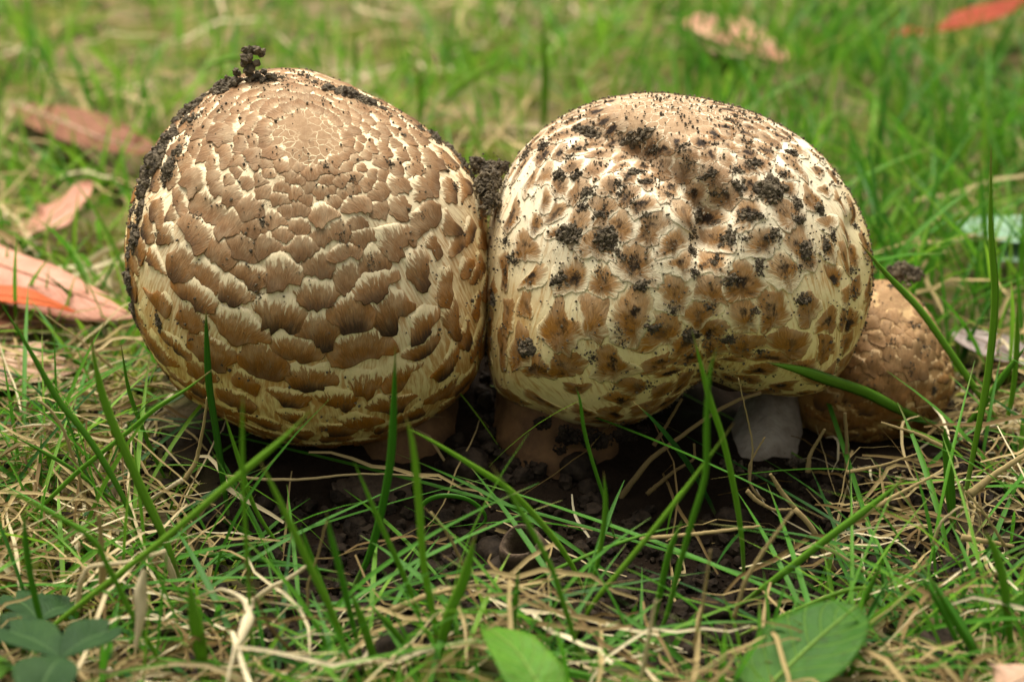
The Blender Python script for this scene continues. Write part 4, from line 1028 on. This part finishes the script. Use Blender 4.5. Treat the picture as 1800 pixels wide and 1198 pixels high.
def stuff(name, parts, mat, label, cat):
    n, Vs, Fs, us, vs, ts = 0, [], [], [], [], []
    for V, F, u, v, t in parts:
        Vs.append(V); Fs.append(F+n); n += len(V); us.append(u); vs.append(v); ts.append(t)
    tag(obj(name, np.vstack(Vs), np.vstack(Fs), mat, None, {'across': np.concatenate(us), 'along': np.concatenate(vs), 'tint': np.concatenate(ts)}, local=False), label, cat, kind='stuff')

def patch(x, y, sc, seed): return fbm(np.stack([x*sc, y*sc, 0*x], -1), seed, 3)

grass = []
# lawn behind: thick bright grass on the far side of the pale mushroom, thin and mossy behind the round one
def dens_back(x, y):
    g = sstep(-.08, .10, x-.02*(y*4)) ; p = sstep(-.5, .6, patch(x, y, 11, 71)); return np.clip(.32+.6*g*p+.35*p, 0, 1)
x, y = scatter(36000, -.62, .62, .055, 1.05, dens_back)
k = np.abs(x) < frame_w(y)+.12; x, y = x[k], y[k]
tn = np.clip(.68+.24*rng.normal(size=len(x))+.14*patch(x, y, 9, 5)-.15*sstep(.0, .2, x), 0, 1)
grass.append(turf(x, y, .012, .042, .0008, .0019, .55, tn))
x, y = scatter(9000, -.2, .75, .09, .8, lambda x, y: .9*sstep(.02, .10, x)*sstep(-.5, .3, patch(x, y, 7, 13)))
k = np.abs(x) < frame_w(y)+.1; x, y = x[k], y[k]
grass.append(turf(x, y, .022, .055, .0010, .0024, .45, np.clip(.58+.2*rng.normal(size=len(x)), 0, 1)))
# the wider lawn, for other points of view
x, y = scatter(3000, -.3, .3, -.42, -.12, lambda x, y: .9)
grass.append(turf(x, y, .006, .016, .0008, .0018, .9, np.clip(.5+.22*rng.normal(size=len(x)), 0, 1), seg=5))
x, y = scatter(16000, -2.2, 2.2, -1.2, 2.6, lambda x, y: np.where((np.abs(x) < frame_w(y)+.1) & (y < 1.05) & (y > -.21), 0, .8))
k = ~((np.abs(x) < .16) & (y < -.13) & (y > -.20)); x, y = x[k], y[k]
grass.append(turf(x, y, .015, .045, .0014, .003, .6, np.clip(.5+.22*rng.normal(size=len(x)), 0, 1), seg=4))
# foreground: tufts left and right, fewer on the soil
def dens_front(x, y): return np.clip((1-bareness(x, y))*(.25+.75*sstep(-.3, .5, patch(x, y, 26, 91))) + .015, 0, 1)
x, y = scatter(3000, -.20, .20, -.125, .055, dens_front)
tn = np.clip(.50+.22*rng.normal(size=len(x)), 0, 1)
grass.append(turf(x, y, .008, .024, .0007, .0016, 1.1, tn, .9, 7))
x, y = scatter(900, -.18, .18, -.125, .02, lambda x, y: (1-.90*bareness(x, y))*(.25+.75*sstep(-.2, .5, patch(x, y, 22, 92))))
grass.append(turf(x, y, .018, .048, .0006, .0014, .8, np.clip(.55+.22*rng.normal(size=len(x)), 0, 1), .7, 8))
x, y = scatter(620, -.20, .20, -.12, .03, lambda x, y: (1-.88*bareness(x, y))*(.3+.7*sstep(-.3, .4, patch(x, y, 18, 93))))
grass.append(turf(x, y, .014, .030, .0008, .0017, 2.6, np.clip(.38+.24*rng.normal(size=len(x)), 0, 1), 1.0, 10))
stuff('grass', grass, M_grass, 'green grass growing all round the mushrooms and over the lawn', 'grass')

straw = []
x, y = scatter(5400, -.22, .22, -.13, .07, lambda x, y: np.clip((1-bareness(x, y))*.95+.07, 0, 1)*np.clip(.5+.7*patch(x, y, 15, 33), .12, 1))
straw.append(litter(x, y, .012, .060, .0004, .0013, .014, np.clip(.42+.32*rng.normal(size=len(x)), 0, 1)))
x, y = scatter(330, .055, .17, -.045, .03, lambda x, y: .25+.6*sstep(.06, .10, x))
straw.append(litter(x, y, .010, .045, .0004, .0012, .012, np.clip(.36+.30*rng.normal(size=len(x)), 0, 1), wig=.6))
x, y = scatter(12000, -.55, .55, .06, 1.05, lambda x, y: np.clip(.25+.25*(1-sstep(-.10, .10, x))+.4*patch(x, y, 9, 34), .04, 1))
k = np.abs(x) < frame_w(y)+.1; x, y = x[k], y[k]
straw.append(litter(x, y, .015, .06, .0007, .0020, .016, np.clip(.45+.24*rng.normal(size=len(x)), 0, 1)))
stuff('dry_straw', straw, M_straw, 'tangled dry straw lying between the grass blades', 'straw')

moss = []
x, y = scatter(15000, -.24, -.03, -.08, .10, lambda x, y: .9*(1-bareness(x, y))*sstep(-.3, .3, patch(x, y, 14, 44)))
moss.append(turf(x, y, .002, .006, .0006, .0012, .8, np.clip(.5+.25*rng.normal(size=len(x)), 0, 1), .6, 4))
x, y = scatter(26000, -.5, .5, .05, 1.0, lambda x, y: .8*sstep(-.2, .4, patch(x, y, 8, 45)))
k = np.abs(x) < frame_w(y)+.05; x, y = x[k], y[k]
moss.append(turf(x, y, .003, .009, .0009, .0018, .8, np.clip(.5+.25*rng.normal(size=len(x)), 0, 1), .6, 4))
stuff('moss', moss, M_mossb, 'low yellow-green moss between the straw', 'moss')

x, y = scatter(17000, -.20, .20, -.13, .075, lambda x, y: np.clip(bareness(x, y)+.18, 0, 1))
r = .0004+.0022*rng.random(len(x))**4.0
P = np.stack([x, y, gh(x, y)+r*.3], -1); big = r > .0008
V, F = grains(P[big], r[big], 1, .24); V2, F2 = grains(P[~big], r[~big], 0, .3); F = np.vstack([F, F2+len(V)]); V = np.vstack([V, V2])
tag(obj('soil_crumbs', V, F, M_crumb, smooth=False, local=False), 'dark crumbs of loose soil on the bare ground', 'soil', kind='stuff')
